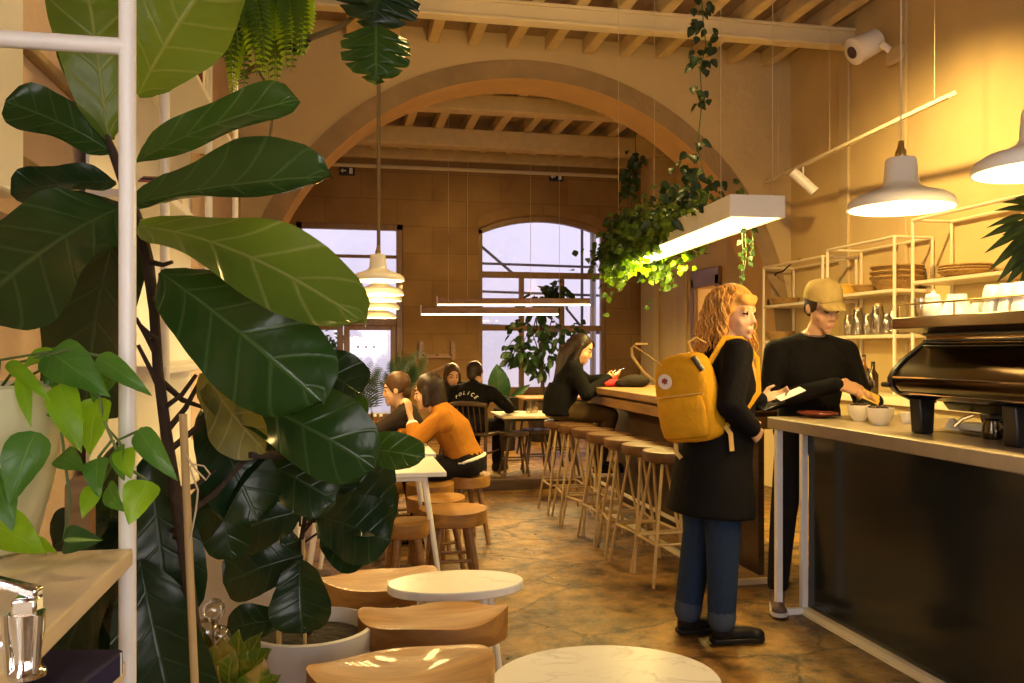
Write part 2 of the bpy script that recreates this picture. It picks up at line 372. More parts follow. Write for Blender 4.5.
M['capcloth']=mk('khaki_cap',(.40,.29,.10),.8,var=.18,scale=30,bump=.2,bscale=90,spec=.12)
M['mustard']=mk('mustard_canvas',(.60,.30,.012),.7,var=.14,scale=12,bump=.25,bscale=60,spec=.12)
M['mustardstrap']=mk('mustard_strap',(.68,.42,.10),.7,var=.08)
M['patchwhite']=mk('patch_white',(.8,.72,.66),.6)
M['patchred']=mk('patch_red',(.28,.03,.03),.6)
M['red']=mk('red_cloth',(.55,.03,.035),.7,spec=.12)
M['paper']=mk('paper',(.84,.80,.70),.7)
M['sole']=mk('pale_sole',(.6,.55,.5),.6)
M['shoe']=mk('grey_shoe',(.12,.075,.06),.7)
M['juice']=mk('juice',(.85,.50,.02),.25,var=.05,coat=.5)
M['amber']=mk('amber_bottle',(.20,.07,.01),.15,coat=.6)
M['bulb']=emitmat('warm_bulb',(1,.80,.45),14)
M['ledstrip']=emitmat('led_strip',(1,.80,.30),5)
M['ledsoft']=emitmat('led_soft',(1,.86,.55),5)
# leaves
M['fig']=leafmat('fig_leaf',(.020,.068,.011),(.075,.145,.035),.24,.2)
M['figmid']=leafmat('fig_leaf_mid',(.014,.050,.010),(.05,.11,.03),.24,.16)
M['figlit']=leafmat('fig_leaf_lit',(.085,.155,.02),(.25,.29,.08),.28,.35)  # paler copy of the fig leaf; yellow backlight is put into its colour
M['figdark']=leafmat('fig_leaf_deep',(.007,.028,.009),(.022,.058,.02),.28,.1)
M['figback']=leafmat('fig_leaf_underside',(.17,.17,.04),(.36,.30,.13),.5,.3)
M['pothos']=leafmat('pothos_leaf',(.05,.16,.02),(.12,.27,.04),.3,.3,nv=4,vw=.02,mid=.03)
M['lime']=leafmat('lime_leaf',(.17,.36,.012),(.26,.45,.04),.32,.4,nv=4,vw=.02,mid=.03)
M['varieg']=leafmat('variegated_leaf',(.012,.06,.016),(.30,.46,.10),.3,.25,nv=1,vw=.0,mid=.13)
M['fern']=leafmat('fern_leaf',(.20,.34,.012),(.24,.38,.03),.45,.5,nv=1,vw=.0,mid=.06)
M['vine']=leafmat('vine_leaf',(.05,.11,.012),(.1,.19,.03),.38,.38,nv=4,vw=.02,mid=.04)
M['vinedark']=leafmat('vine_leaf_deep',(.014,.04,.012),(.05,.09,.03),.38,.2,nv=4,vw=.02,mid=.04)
M['croton']=leafmat('croton_leaf',(.05,.10,.014),(.34,.26,.05),.35,.25,nv=6,vw=.06,mid=.06,patch=((.42,.24,.07),9,.5))
M['fernshade']=leafmat('fern_leaf_shade',(.045,.11,.008),(.08,.16,.02),.45,.35,nv=1,vw=.0,mid=.06)  # darker fern copy; shade between the fronds is put into its colour
M['palm']=leafmat('palm_leaf',(.02,.05,.02),(.05,.1,.04),.45,.25,nv=1,vw=.0,mid=.06)
M['stemlime']=mk('lime_stem',(.16,.24,.02),.5)
M['stem']=mk('green_stem',(.09,.14,.03),.5)
M['stembrown']=mk('brown_stem',(.16,.11,.04),.6)

# ------------------------------------------------------------------ leaves
PROF={
 'fig':[(0,.10),(.07,.36),(.18,.62),(.32,.76),(.48,.9),(.62,1),(.76,1),(.88,.88),(.95,.66),(.985,.38),(1,0)],
 'heart':[(0,.25),(.04,.66),(.12,.92),(.25,1),(.42,.94),(.6,.74),(.78,.45),(.91,.2),(1,0)],
 'oval':[(0,.05),(.1,.45),(.25,.8),(.45,1),(.62,.95),(.8,.66),(.93,.28),(1,0)],
 'lance':[(0,.08),(.15,.5),(.35,.92),(.5,1),(.7,.75),(.88,.32),(1,0)],
}
def prof(k,u):
    t=PROF[k]
    for (a,x),(b,y) in zip(t,t[1:]):
        if u<=b:
            f=(u-a)/(b-a) if b>a else 0; f=f*f*(3-2*f)*.4+f*.6
            return x+(y-x)*f
    return 0
def leaf(mb, base, tip, width, nrm, kind='fig', arch=.12, cup=.15, wav=.05, nu=18, nv=8, veins=0.0, seed=0, fold=0):
    base=V(base); tip=V(tip); ax=tip-base; Lg=ax.length; t=ax.normalized()
    n=V(nrm); n=n-t*n.dot(t)
    if n.length<1e-4: n=t.orthogonal()
    n.normalize(); c=t.cross(n); r=random.Random(seed); p1=r.random()*6; p2=r.random()*6
    k0=len(mb.v); pts=[]
    for i in range(nu+1):
        u=i/nu; w=max(prof(kind,u)*width/2,.0004*width)
        ctr=base+ax*u+n*(arch*Lg*4*u*(1-u)*.5 - arch*Lg*.6*u*u)
        for j in range(nv+1):
            s=-1+2*j/nv
            h=cup*w*(s*s)*1.0 + fold*w*abs(s) + wav*width*(s*s)*math.sin(u*9+p1+(2 if s>0 else 0)+p2*.2)
            if veins: h+=veins*width*(abs(math.sin(math.pi*(u*7-abs(s)*1.15)))-.5)*min(1,abs(s)*3)*(1-abs(s)**4)
            pts.append(ctr+c*(s*w*(1-.12*cup*s*s))+n*h)
    mb.add(pts)
    for i in range(nu):
        for j in range(nv):
            a=k0+i*(nv+1)+j; b=a+nv+1
            u0,u1=i/nu,(i+1)/nu; v0,v1=j/nv,(j+1)/nv
            mb.face((a,a+1,b+1,b),((u0,v0),(u0,v1),(u1,v1),(u1,v0)))
    return mb
def pxw(w,Y): return w*Y/FOC
TC=-FV   # towards the camera
# ================================================================== SETTING
XL, XR, YA, YB, YR = -.95, 4.88, 8.6, 13.4, -3.0
ZB = 4.68
def strip_wall(mb, xs, z0, z1, y0, y1, ops, swap=False):
    def P(x,y,z): return (y,x,z) if swap else (x,y,z)
    def piece(xa,xb,za0,zb0,za1,zb1):
        n=mb.add([P(xa,y0,za0),P(xb,y0,zb0),P(xb,y0,zb1),P(xa,y0,za1),P(xa,y1,za0),P(xb,y1,zb0),P(xb,y1,zb1),P(xa,y1,za1)])
        for q in ((0,1,2,3),(7,6,5,4),(0,4,5,1),(3,2,6,7),(0,3,7,4),(1,5,6,2)): mb.face([n+i for i in q])
    for xa,xb in zip(xs,xs[1:]):
        m=(xa+xb)/2; op=[o for o in ops if o[0]<m<o[1]]
        if not op: piece(xa,xb,z0,z0,z1,z1); continue
        _,_,sill,top=op[0]
        if sill>z0: piece(xa,xb,z0,z0,sill,sill)
        piece(xa,xb,top(xa),top(xb),z1,z1)
# floor and raised back floor
struct(MB().span((XL-.2,YR-.2,-.15),(XR+.2,8.47,0)),'floor',M['floor'],smooth=0)
struct(MB().span((XL-.2,8.47,-.15),(XR+.2,YB+.3,.10)),'floor_back',M['floor'],smooth=0)
struct(MB().span((XL,8.44,0),(XR,8.475,.104)),'trim_1',M['darkwood'],bevel=.006)
# walls
mb=MB(); strip_wall(mb,[YR-.2,-1.5,.25,YB+.3],0,ZB+.05,XL-.2,XL,[(-1.5,.25,.9,lambda x:3.1)],swap=True); struct(mb,'wall_left',M['stone_left'],smooth=0)
w4=MB()  # unseen side window, added to bring daylight onto the shelf and leaves
for y in (-1.47,-.62,.22): w4.span((XL-.13,y-.03,.9),(XL-.06,y+.03,3.1))
for z in (.93,2.3,3.07): w4.span((XL-.13,-1.5,z-.03),(XL-.06,.25,z+.03))
w4=struct(w4,'window_4',M['framewood'])
MB().span((XL-.1,-1.5,.9),(XL-.095,.25,3.1)).build('pane',M['pane'],w4,smooth=0)
D2A,D2B=onx(718,400,XR).y,onx(697,400,XR).y
mb=MB(); strip_wall(mb,[YR-.2,D2A,D2B,YB+.3],0,ZB+.05,XR,XR+.2,[(D2A,D2B,.0,lambda x:2.28)],swap=True); struct(mb,'wall_right',M['plaster_r'],smooth=0)
ACX,ACZ,AR0,AR1=1.925,1.46,2.77,2.96
N=48; xs=[XL]+[ACX-AR1*math.cos(math.pi*i/N) for i in range(N+1)]+[XR]; xs=sorted(set(max(XL,min(XR,x)) for x in xs))
atop=lambda x: ACZ+math.sqrt(max(AR1**2-(x-ACX)**2,0))
mb=MB(); strip_wall(mb,xs,0,ZB+.05,YA,YA+.52,[(ACX-AR1,ACX+AR1,0,atop)]); struct(mb,'wall_arch',M['plaster'],smooth=0)
# stone arch ring with its piers
mb=MB(); sec=[]
path=[(ACX-AR0,0,ACX-AR1,0)]
for i in range(N+1):
    a=math.pi-math.pi*i/N; path.append((ACX+AR0*math.cos(a),ACZ+AR0*math.sin(a),ACX+AR1*math.cos(a),ACZ+AR1*math.sin(a)))
path.append((ACX+AR0,0,ACX+AR1,0))
for xi,zi,xo,zo in path:
    xo=max(XL+.002,min(XR-.002,xo)); sec.append(mb.add([(xi,YA-.015,zi),(xo,YA-.015,zo),(xo,YA+.535,zo),(xi,YA+.535,zi)]))
for a,b in zip(sec,sec[1:]):
    mb.cur=0; mb.face((a,a+1,b+1,b)); mb.face((a+1,a+2,b+2,b+1)); mb.face((a+2,a+3,b+3,b+2)); mb.cur=1; mb.face((a+3,a,b,b+3))
struct(mb,'trim_2',[M['stone_arch'],M['stone_soffit']],smooth=30)
# far wall with arched window and tall door
WX0,WX1=ony(478.5,300,YB).x,ony(606,300,YB).x
WZ0=.72; WS=ony(480,229,YB).z; WT=ony(540,216,YB).z
wc=(WX0+WX1)/2; hw=(WX1-WX0)/2; sg=WT-WS; WR=(hw*hw+sg*sg)/(2*sg)
wtop=lambda x: WT-WR+math.sqrt(max(WR*WR-(x-wc)**2,0))
DX0,DX1=ony(296,300,YB).x,ony(403,300,YB).x; DZ=ony(380,224,YB).z
xs=[XL,DX0,DX1]+[WX0+(WX1-WX0)*i/14 for i in range(15)]+[XR]
mb=MB(); strip_wall(mb,xs,.0,ZB+.05,YB,YB+.3,[(DX0,DX1,.1,lambda x:DZ),(WX0,WX1,WZ0,wtop)]); struct(mb,'wall_far',M['stone_far'],smooth=0)
# raised stone hood over the far window and cornice
mb=MB(); pts=[(WX0+(WX1-WX0)*i/16) for i in range(17)]
sec=[]
for x in pts:
    z0=wtop(max(WX0,min(WX1,x))); sec.append(mb.add([(x,YB-.03,z0+.02),(x,YB-.015,z0+.17),(x,YB+.01,z0+.17),(x,YB+.01,z0+.02)]))
for a,b in zip(sec,sec[1:]):
    for i in range(4): mb.face((a+i,a+(i+1)%4,b+(i+1)%4,b+i))
mb.face([sec[0]+i for i in range(4)]); mb.face([sec[-1]+i for i in range(4)][::-1])
struct(mb,'trim_3',M['stone_far'],smooth=30)
mb=MB().span((XL,YB-.10,4.40),(XR,YB,4.60)); struct(mb,'trim_4',M['joist'],bevel=.02)
struct(MB().tube([(XL,YB-.06,4.27),(XR,YB-.06,4.27)],.03),'trim_5',M['beam'])
# rear wall behind the camera, with the shop window that lights the front of the room
mb=MB(); strip_wall(mb,[XL,-.3,3.6,XR],0,ZB+.05,YR-.2,YR,[(-.3,3.6,.6,lambda x:3.3)]); struct(mb,'wall_rear',M['plaster'],smooth=0)
w3=MB()
for x in (-.27,1.65,3.57): w3.span((x-.03,YR-.12,.6),(x+.03,YR-.04,3.3))
for z in (.63,2.5,3.27): w3.span((-.3,YR-.12,z-.03),(3.6,YR-.04,z+.03))
w3=struct(w3,'window_3',M['framewood'])
MB().span((-.3,YR-.085,.6),(3.6,YR-.08,3.3)).build('pane',M['pane'],w3,smooth=0)
# ceiling
struct(MB().span((XL-.2,YR-.2,ZB),(XR+.2,YB+.3,ZB+.12)),'ceiling',M['boards'],smooth=0)
k=0; x=XL+.25
while x<XR-.05:
    struct(MB().span((x-.055,2.0,4.53),(x+.055,YA,ZB)),'ceiling_joist',M['joist'],bevel=.008); x+=.405
x=XL+.2
while x<XR-.05:
    struct(MB().span((x-.06,YA+.52,4.53),(x+.06,YB,ZB)),'ceiling_joist',M['joist'],bevel=.01); x+=.42
def steel(y,h=.18,z=4.35,w=.14):
    mb=MB().span((XL,y-w/2,z),(XR,y+w/2,z+.03)).span((XL,y-w/2,z+h-.03),(XR,y+w/2,z+h)).span((XL,y-.05,z+.03),(XR,y+.05,z+h-.03))
    return struct(mb,'ceiling_beam',M['beam'],bevel=.006)
steel(7.46); steel(4.3)
struct(MB().span((XL,10.2,4.33),(XR,10.42,4.535)),'ceiling_beam',M['joist'],bevel=.02)
struct(MB().span((XL,11.85,4.28),(XR,12.1,4.535)),'ceiling_beam',M['joist'],bevel=.02)
# corbel post and brace at the right end of the far beam
mb=MB().span((XR-.36,11.86,3.5),(XR,12.08,4.28))
struct(mb,'trim_6',M['joist'],bevel=.02)
# pilasters on the right wall
for a,b,m,p in ((12.55,13.1,'plaster',.10),(11.45,11.75,'plaster',.05),(9.6,10.1,'plaster',.05)):
    struct(MB().span((XR-p,a,.1),(XR,b,4.3)),'trim_7',M[m],bevel=.015)
for px,w in ((846,.16),(905,.1)):
    y=onx(px,200,XR).y; struct(MB().span((XR-.035,y-w/2,1.0),(XR,y+w/2,4.5)),'trim_8',M['plaster'],bevel=.008)
# white boxed casing high on the left wall
struct(MB().span((XL,2.15,1.81),(-.80,2.4,4.68)),'trim_9',M['white'],bevel=.01)
# ledges of the left wall's stone
for z in (1.96,2.32,2.68,3.04):
    struct(MB().span((XL,2.5,z),(XL+.035,5.2,z+.035)),'trim_10',M['stone_arch'],bevel=.008)
# ---- window_1
w=MB(); T=.09; y0,y1=YB+.05,YB+.14
def arcbar(mb,r0off,y0,y1,t):
    s=[]
    for i in range(17):
        x=WX0+(WX1-WX0)*i/16; z=wtop(x); s.append(mb.add([(x,y0,z-t),(x,y0,z),(x,y1,z),(x,y1,z-t)]))
    for a,b in zip(s,s[1:]):
        for i in range(4): mb.face((a+i,a+(i+1)%4,b+(i+1)%4,b+i))
arcbar(w,0,y0-.02,y1,T)
w.span((WX0,y0-.02,WZ0),(WX0+.07,y1,WS)).span((WX1-.07,y0-.02,WZ0),(WX1,y1,WS)).span((WX0,y0-.03,WZ0),(WX1,y1,WZ0+.1))
win=struct(w,'window_1',M['framewood'],bevel=.006)
zt=ony(540,275,YB).z; zl=ony(540,328,YB).z
MB().span((WX0+.07,y0,zt-.05),(WX1-.07,y1-.01,zt+.05)).build('transom_bar',M['framewood'],win,bevel=.006)
MB().span((WX0+.07,y0,zl-.045),(WX1-.07,y1-.01,zl+.045)).build('lower_rail',M['framewood'],win,bevel=.006)
for px in (522.5,563):
    x=ony(px,300,YB).x; MB().span((x-.04,y0+.005,WZ0+.1),(x+.04,y1-.015,zt-.05)).build('mullion',M['framewood'],win,bevel=.006)
mb=MB(); s=[]
for i in range(17):
    x=WX0+.02+(WX1-WX0-.04)*i/16; z=wtop(x)-.02; s.append(mb.add([(x,y0+.045,WZ0+.02),(x,y0+.05,WZ0+.02),(x,y0+.05,z),(x,y0+.045,z)]))
for a,b in zip(s,s[1:]):
    for i in range(4): mb.face((a+i,a+(i+1)%4,b+(i+1)%4,b+i))
mb.build('pane',M['pane'],win,smooth=0)
M['scafp']=mk('grey_downpipe',(.35,.33,.36),.6)
# ---- door_1 : tall glazed double door
d=MB(); dm=ony(343.5,300,YB).x; yy0,yy1=YB+.06,YB+.13
d.span((DX0,yy0-.04,.1),(DX0+.09,yy1,DZ)).span((DX1-.10,yy0-.04,.1),(DX1,yy1,DZ)).span((DX0,yy0-.04,DZ-.09),(DX1,yy1,DZ))
zr=ony(370,321,YB).z; zm=ony(370,256,YB).z
d.span((DX0+.09,yy0-.02,zr-.07),(DX1-.10,yy1,zr+.07)).span((DX0+.09,yy0,zm-.025),(DX1-.1,yy1-.02,zm+.025))
door=struct(d,'door_1',M['framewood'],bevel=.006)
for a,b in ((DX0+.09,dm-.005),(dm+.005,DX1-.10)):
    lf=MB().span((a,yy0,.12),(a+.09,yy1-.01,zr-.07)).span((b-.09,yy0,.12),(b,yy1-.01,zr-.07)).span((a+.09,yy0,.12),(b-.09,yy1-.01,.42)).span((a+.09,yy0,zr-.14),(b-.09,yy1-.01,zr-.07)).build('door_leaf',M['framewood'],door,bevel=.005)
    MB().span((a+.08,yy0+.03,.40),(b-.08,yy0+.036,zr-.13)).build('pane',M['pane'],lf,smooth=0)
    if a>DX0+.2:
        for px in (358,366,374):
            p=ony(px,347,YB+.08)
            q=MB(); q.prism([(.016*math.cos(i*math.pi/6),.016*math.sin(i*math.pi/6)) for i in range(12)],(p.x,yy0+.026,p.z),(1,0,0),(0,0,1),(0,.004,0)); q.build('round_mark',M['scafp'],lf)
h=MB(); p=ony(348,373,YB+.05); h.box((p.x-.02,yy0-.01,p.z-.07),(.06,.02,.36)).tube([(p.x-.02,yy0-.01,p.z),(p.x-.02,yy0-.07,p.z),(p.x+.14,yy0-.07,p.z)],.014)
h.build('door_handle',M['brass'],door)
MB().span((DX0+.08,yy0+.03,zr+.06),(DX1-.09,yy0+.036,DZ-.08)).build('pane',M['pane'],door,smooth=0)
# ---- door_2 : doorway in the right wall into a lit room
mb=MB().span((XR-.05,D2A-.12,.1),(XR+.02,D2A,2.42)).span((XR-.05,D2B,.1),(XR+.02,D2B+.12,2.42)).span((XR-.05,D2A-.12,2.28),(XR+.02,D2B+.12,2.52))
struct(mb,'door_2',M['framewood'],bevel=.01)
mb=MB().span((XR+1.7,D2A-1,0),(XR+1.8,D2B+2,2.6)).span((XR+.2,D2B+1.9,0),(XR+1.7,D2B+2,2.6)).span((XR+.2,D2A-1.1,0),(XR+1.8,D2A-1,2.6)).span((XR+.2,D2A-1,2.55),(XR+1.8,D2B+2,2.65)).span((XR,D2A-1,.0),(XR+1.8,D2B+2,.1))
struct(mb,'wall_side_room',M['plaster'],smooth=0)
# ---- outside: pale facade across the street and scaffold tubes at the window
M['facade']=mk('pale_facade',(.72,.70,.76),.9,var=.1,scale=.6)
fb=MB().span((-9,20,-1),(14,20.5,9))
struct(fb,'wall_outside',M['facade'],smooth=0)
struct(MB().span((-9,13.75,-1),(14,20,-.02)),'ground_outside',M['plaster'],smooth=0)
M['scaf']=mk('scaffold_tube',(.10,.09,.13),.6)
YS=14.3
sc=thing('scaffolding','grey tube scaffolding standing outside behind the arched far window','scaffolding',(wc,YS,-.02))
def tub(a,b,r=.022,m='scaf',y=YS): return MB().tube([ony(a[0],a[1],y),ony(b[0],b[1],y)],r).build('tube',M[m],sc)
tub((470,263),(590,267)); tub((470,291),(612,296)); tub((474,240),(517,277),.025); p=ony(582,300,YS); MB().tube([(p.x,YS,-.02),(p.x,YS,4.4)],.026).build('upright',M['scaf'],sc)
tub((566,308),(584,330)); tub((470,326),(612,332),.05)
p=ony(593,300,YS-.1); MB().tube([(p.x,YS-.1,-.02),(p.x,YS-.1,4.6)],.055).build('downpipe',M['scafp'],sc)
# ================================================================== SERVICE COUNTER
CX0,CX1,CXE,CYE,CYN,CZ=2.27,2.475,3.15,4.2,.9,1.058
ct=thing('service_counter','dark panelled service counter with pale stone top and white steel frame','counter',(2.6,2.6,0))
MB().span((CX0,CYN,CZ-.062),(CXE,CYE+.05,CZ)).build('countertop',M['counter'],ct,bevel=.006)
MB().span((CX1,CYN,.035),(CX1+.03,CYE-.02,CZ-.062)).build('front_panel',M['panel'],ct,bevel=.003)
MB().span((CX1+.4,CYN,.035),(CXE-.02,CYE-.3,CZ-.1)).build('cabinet_body',M['black'],ct,bevel=.003)
pw=.034
fr=MB().span((CX0+.01,CYE-.04,0),(CX0+.01+pw,CYE-.04+pw,CZ-.062))
fr.build('post',M['whitemetal'],ct,bevel=.003)
MB().span((CX1-.036,CYE-.02,0),(CX1-.002,CYE-.02+pw,CZ-.062)).build('post',M['whitemetal'],ct,bevel=.003)
MB().span((CX0+.01+pw,CYE-.035,0.0),(CX1-.036,CYE-.005,.034)).build('foot_rail',M['whitemetal'],ct,bevel=.003)
MB().span((CX1-.036,CYN,0),(CX1-.002,CYE-.02,.034)).build('floor_rail',M['goldwire'],ct,bevel=.003)
MB().span((CX1-.05,CYN,0),(CX1-.036,CYE-.02,.006)).build('kick_strip',M['goldwire'],ct)
# ================================================================== ESPRESSO MACHINE
MX,MY=2.445,3.33   # far customer-side corner of its foot; body runs along the counter towards the camera
def mp(px,py): return ((px-905)/227.0, CH+(YH-py)/227.0)
es=thing('espresso_machine','long brushed dark steel espresso machine with curved back on the counter','coffee machine',(MX+.25,MY-.45,CZ))
ML=1.15
def extr(name,pts,mat,y0,y1,bev=.004,par=es):
    poly=[(MX+x,z) for x,z in pts]
    mb=MB(); mb.prism(poly,(0,y0,0),(1,0,0),(0,0,1),(0,y1-y0,0)); return mb.build(name,M[mat],par,bevel=bev,smooth=35)
T0=[mp(889,318),mp(889,329)]
extr('top_tray',[T0[0],(.62,T0[0][1]),(.62,T0[1][1]),(.10,1.478),(.05,1.492),T0[1]],'steel',MY-ML,MY)
# grooved upper body
ub=[(.068,1.50),(.075,1.472),(.068,1.45),(.075,1.44),(.072,1.40),(.14,1.36),(.52,1.36),(.52,1.50)]
extr('upper_body',ub,'steel',MY-ML+.02,MY-.03)
for z in (1.487,1.462,1.437): extr('groove_band',[(.058,z-.004),(.058,z+.004),(.09,z+.004),(.09,z-.004)],'black',MY-ML+.02,MY-.028,.0015)
# curved shell: bulging towards the customer
sh=[(.078,1.452),(.02,1.405),(-.03,1.37),(-.066,1.335),(-.088,1.30),(-.086,1.27),(-.066,1.245),(-.03,1.225),(.01,1.208),(.12,1.195),(.5,1.195),(.5,1.36),(.16,1.36),(.11,1.40)]
extr('shell',sh,'steel',MY-ML+.03,MY-.025)
edge=[(.085,1.46),(.015,1.412),(-.036,1.376),(-.073,1.339),(-.096,1.30),(-.094,1.266),(-.071,1.239),(-.033,1.218),(.01,1.20),(.13,1.186),(.13,1.2),(.02,1.215),(-.026,1.232),(-.06,1.252),(-.079,1.276),(-.08,1.30),(-.058,1.33),(-.024,1.364),(.03,1.402),(.095,1.448)]
extr('side_trim',edge,'black',MY-.03,MY-.0,.002)
extr('side_trim',edge,'black',MY-ML,MY-ML+.03,.002)
MB().tube([(MX-.09,MY-.02,1.268),(MX-.09,MY+.035,1.268)],.012).build('knob',M['black'],es)
for z,r in ((1.302,.006),(1.232,.004)): 
    x=-.093 if z>1.3 else -.055
    MB().tube([(MX+x,MY-ML+.04,z),(MX+x,MY-.04,z)],r).build('trim_rail',M['chrome'],es)
extr('lower_body',[(.06,1.20),(.09,1.165),(.5,1.165),(.5,1.20)],'steel',MY-ML+.05,MY-.15,.004)
for y in (MY-.03,MY-.56,MY-ML+.02):
    mb=MB(); mb.prism([(-.012,1.212),(.07,1.20),(.062,CZ),(.0,CZ)],(MX,y-.07,0),(1,0,0),(0,0,1),(0,.07,0)); mb.build('leg',M['black'],es,bevel=.008)
    mb=MB(); mb.prism([(.34,1.14),(.45,1.14),(.44,CZ),(.36,CZ)],(MX,y-.07,0),(1,0,0),(0,0,1),(0,.07,0)); mb.build('leg',M['black'],es,bevel=.008)
extr('drip_tray',[(.30,CZ+.02),(.30,CZ+.05),(.62,CZ+.05),(.62,CZ+.02)],'steel',MY-ML+.05,MY-.12,.004)
for y in (MY-.25,MY-.72): MB().tube([(MX+.13,y,1.15),(MX+.10,y+.03,1.13),(MX+.075,y+.045,1.10)],.009).build('spout',M['brass'],es)
ry=[MY-.02,MY-.36,MY-.72,MY-ML+.02]; rz=T0[0][1]
for y in ry: MB().tube([(MX-.05,y,rz-.005),(MX-.05,y,rz+.055)],.004,6).build('rail_post',M['brass'],es)
MB().tube([(MX-.05,MY-.02,rz+.055),(MX-.05,MY-ML+.02,rz+.055)],.0045,6).build('cup_rail',M['brass'],es)
# things on the tray
def on_tray(px,x=.10):
    p=onx(px,310,MX+x); return V((p.x,p.y,rz))
def cup(name,label,cat,p,r,h,mat,group=None,flip=False,handle=True,taper=.72):
    pr=[(r*taper*.9,0),(r*taper,.004),(r*.9,h*.5),(r,h),(r-.004,h),(r*.86,h*.5),(r*taper-.006,.008),(.001,.008)]
    if flip: pr=[(a,h-b) for a,b in pr]
    t=thing(name,label,cat,p,group); MB().lathe(pr,p,24,closed=False).build('body',mat,t)
    if handle:
        MB().tube([V(p)+V((r*.9,0,h*.8)),V(p)+V((r*1.35,0,h*.78)),V(p)+V((r*1.4,0,h*.45)),V(p)+V((r*.82,0,h*.3))],.005,6).build('handle',mat,t)
    return t
t=on_tray(921,.045); cup('glass_tumbler','clear ribbed glass tumbler first on the espresso machine tray','glass',t,.03,.085,M['tumbler'],handle=False,taper=.85)
t=on_tray(933,.06); j=thing('milk_jug','white lidded jug between tumbler and coffee dripper on machine tray','jug',t)
MB().lathe([(.036,0),(.042,.01),(.038,.055),(.028,.075),(.03,.085),(.001,.086)],t,24).build('body',M['porcelain'],j); MB().lathe([(.03,.086),(.026,.098),(.009,.103),(.011,.112),(.001,.114)],t,20).build('lid',M['porcelain'],j)
MB().tube([t+V((.036,0,.07)),t+V((.062,0,.065)),t+V((.06,0,.03)),t+V((.04,0,.02))],.005,6).build('handle',M['porcelain'],j)
t=on_tray(957,.12); dr=thing('coffee_dripper','white wide based coffee dripper upside down on machine tray','dripper',t)
MB().lathe([(.075,0),(.073,.006),(.048,.06),(.046,.063),(.04,.06),(.066,.004)],t,28,closed=True).build('cone',M['porcelain'],dr); MB().lathe([(.05,.062),(.052,.07),(.04,.074),(.038,.095),(.001,.096)],t,24).build('base_ring',M['porcelain'],dr)
gl=['white porcelain cup nearest the dripper on the machine tray','second white cup right of dripper on machine tray','third white cup right of dripper on machine tray','white cup at right picture edge on machine tray']
for i,px in enumerate((979,992,1007,1021)):
    t=on_tray(px,.09+.0*i); cup('espresso_cup',gl[i],'cup',t,.036,.058 if i else .05,M['porcelain'],'cups warming on the espresso machine',flip=True,handle=False)
    if i: t2=V(t)+V((0,0,.059)); cup('espresso_cup',['','white cup stacked on second cup right of the dripper','white cup stacked on third cup right of the dripper','white cup stacked at right picture edge above machine tray'][i],'cup',t2,.036,.058,M['porcelain'],'cups warming on the espresso machine',flip=True,handle=False)
# things on the counter
def on_counter(px,py): return onz(px,py,CZ)
def bowlcup(px,py,r,h,label):
    p=on_counter(px,py); t=thing('porcelain_cup',label,'cup',p,'white cups on the service counter')
    MB().lathe([(r*.5,0),(r*.55,.006),(r*.8,h*.35),(r*.96,h*.7),(r,h),(r-.004,h),(r*.9,h*.66),(r*.5,h*.2),(.001,h*.18)],p,28).build('body',M['porcelain'],t)
    mb=MB(); rr=random.Random(int(px))
    for k in range(26):
        a=rr.random()*6.28; q=(r-.012)*math.sqrt(rr.random()); mb.ell(p+V((q*math.cos(a),q*math.sin(a),h*.93+rr.random()*.014)),(.008,.006,.005),Matrix.Rotation(rr.random()*3,3,'Z'),8,6)
    mb.lathe([(.001,h*.6),(r*.88,h*.75),(r*.9,h*.9),(.001,h*.93)],p,16)
    c=mb.build('coffee_beans',M['darkwood'],t); c['kind']='stuff'; return t
bowlcup(859,421,.058,.082,'white cup of coffee beans nearest the red plate')
bowlcup(880,425,.066,.084,'larger white cup of coffee beans in front of espresso machine')
p=on_counter(899,424.5)+V((.06,.02,0)); cup('porcelain_cup','small white handled cup squeezed between bean cup and espresso machine','cup',p,.036,.055,M['porcelain'],'white cups on the service counter')
p=on_counter(818,417.5); t=thing('saucer_plate','red brown glazed plate in front of the capped barista','plate',p)
MB().lathe([(.045,0),(.05,.004),(.098,.018),(.108,.026),(.106,.03),(.095,.023),(.045,.010),(.001,.009)],p,32).build('dish',M['terracotta_red'],t)
# under the machine: folded napkins on a tray, jug, glasses
p=on_counter(952,433)+V((.06,0,0)); t=thing('napkin_tray','small clear tray with cream napkins under the espresso machine','tray',p)
MB().box(p+V((0,-.06,.006)),(.16,.30,.012)).build('base',M['tumbler'],t); MB().box(p+V((.02,-.06,.03)),(.09,.19,.03)).build('napkin_stack',M['paper'],t,bevel=.006)
mb=MB(); mb.prism([(-.05,0),(.05,0),(.012,.05),(-.012,.05)],p+V((-.04,.03,.012)),(0,1,0),(0,0,1),(.012,0,0)); mb.build('folded_napkin',M['paper'],t)
p=on_counter(992,439); t=thing('milk_pitcher','dark steel milk pitcher standing under the machine spouts','pitcher',p+V((0,0,0)))
MB().lathe([(.034,0),(.038,.01),(.036,.05),(.028,.075),(.03,.08),(.026,.078),(.03,.05),(.001,.045)],p,24).build('body',M['steel'],t); MB().tube([p+V((.03,0,.07)),p+V((.06,0,.06)),p+V((.055,0,.03)),p+V((.034,0,.02))],.005,6).build('handle',M['steel'],t)
p=on_counter(1017,445); cup('glass_tumbler','short clear glass at right picture edge under the machine','glass',p,.035,.055,M['tumbler'],handle=False,taper=.9)
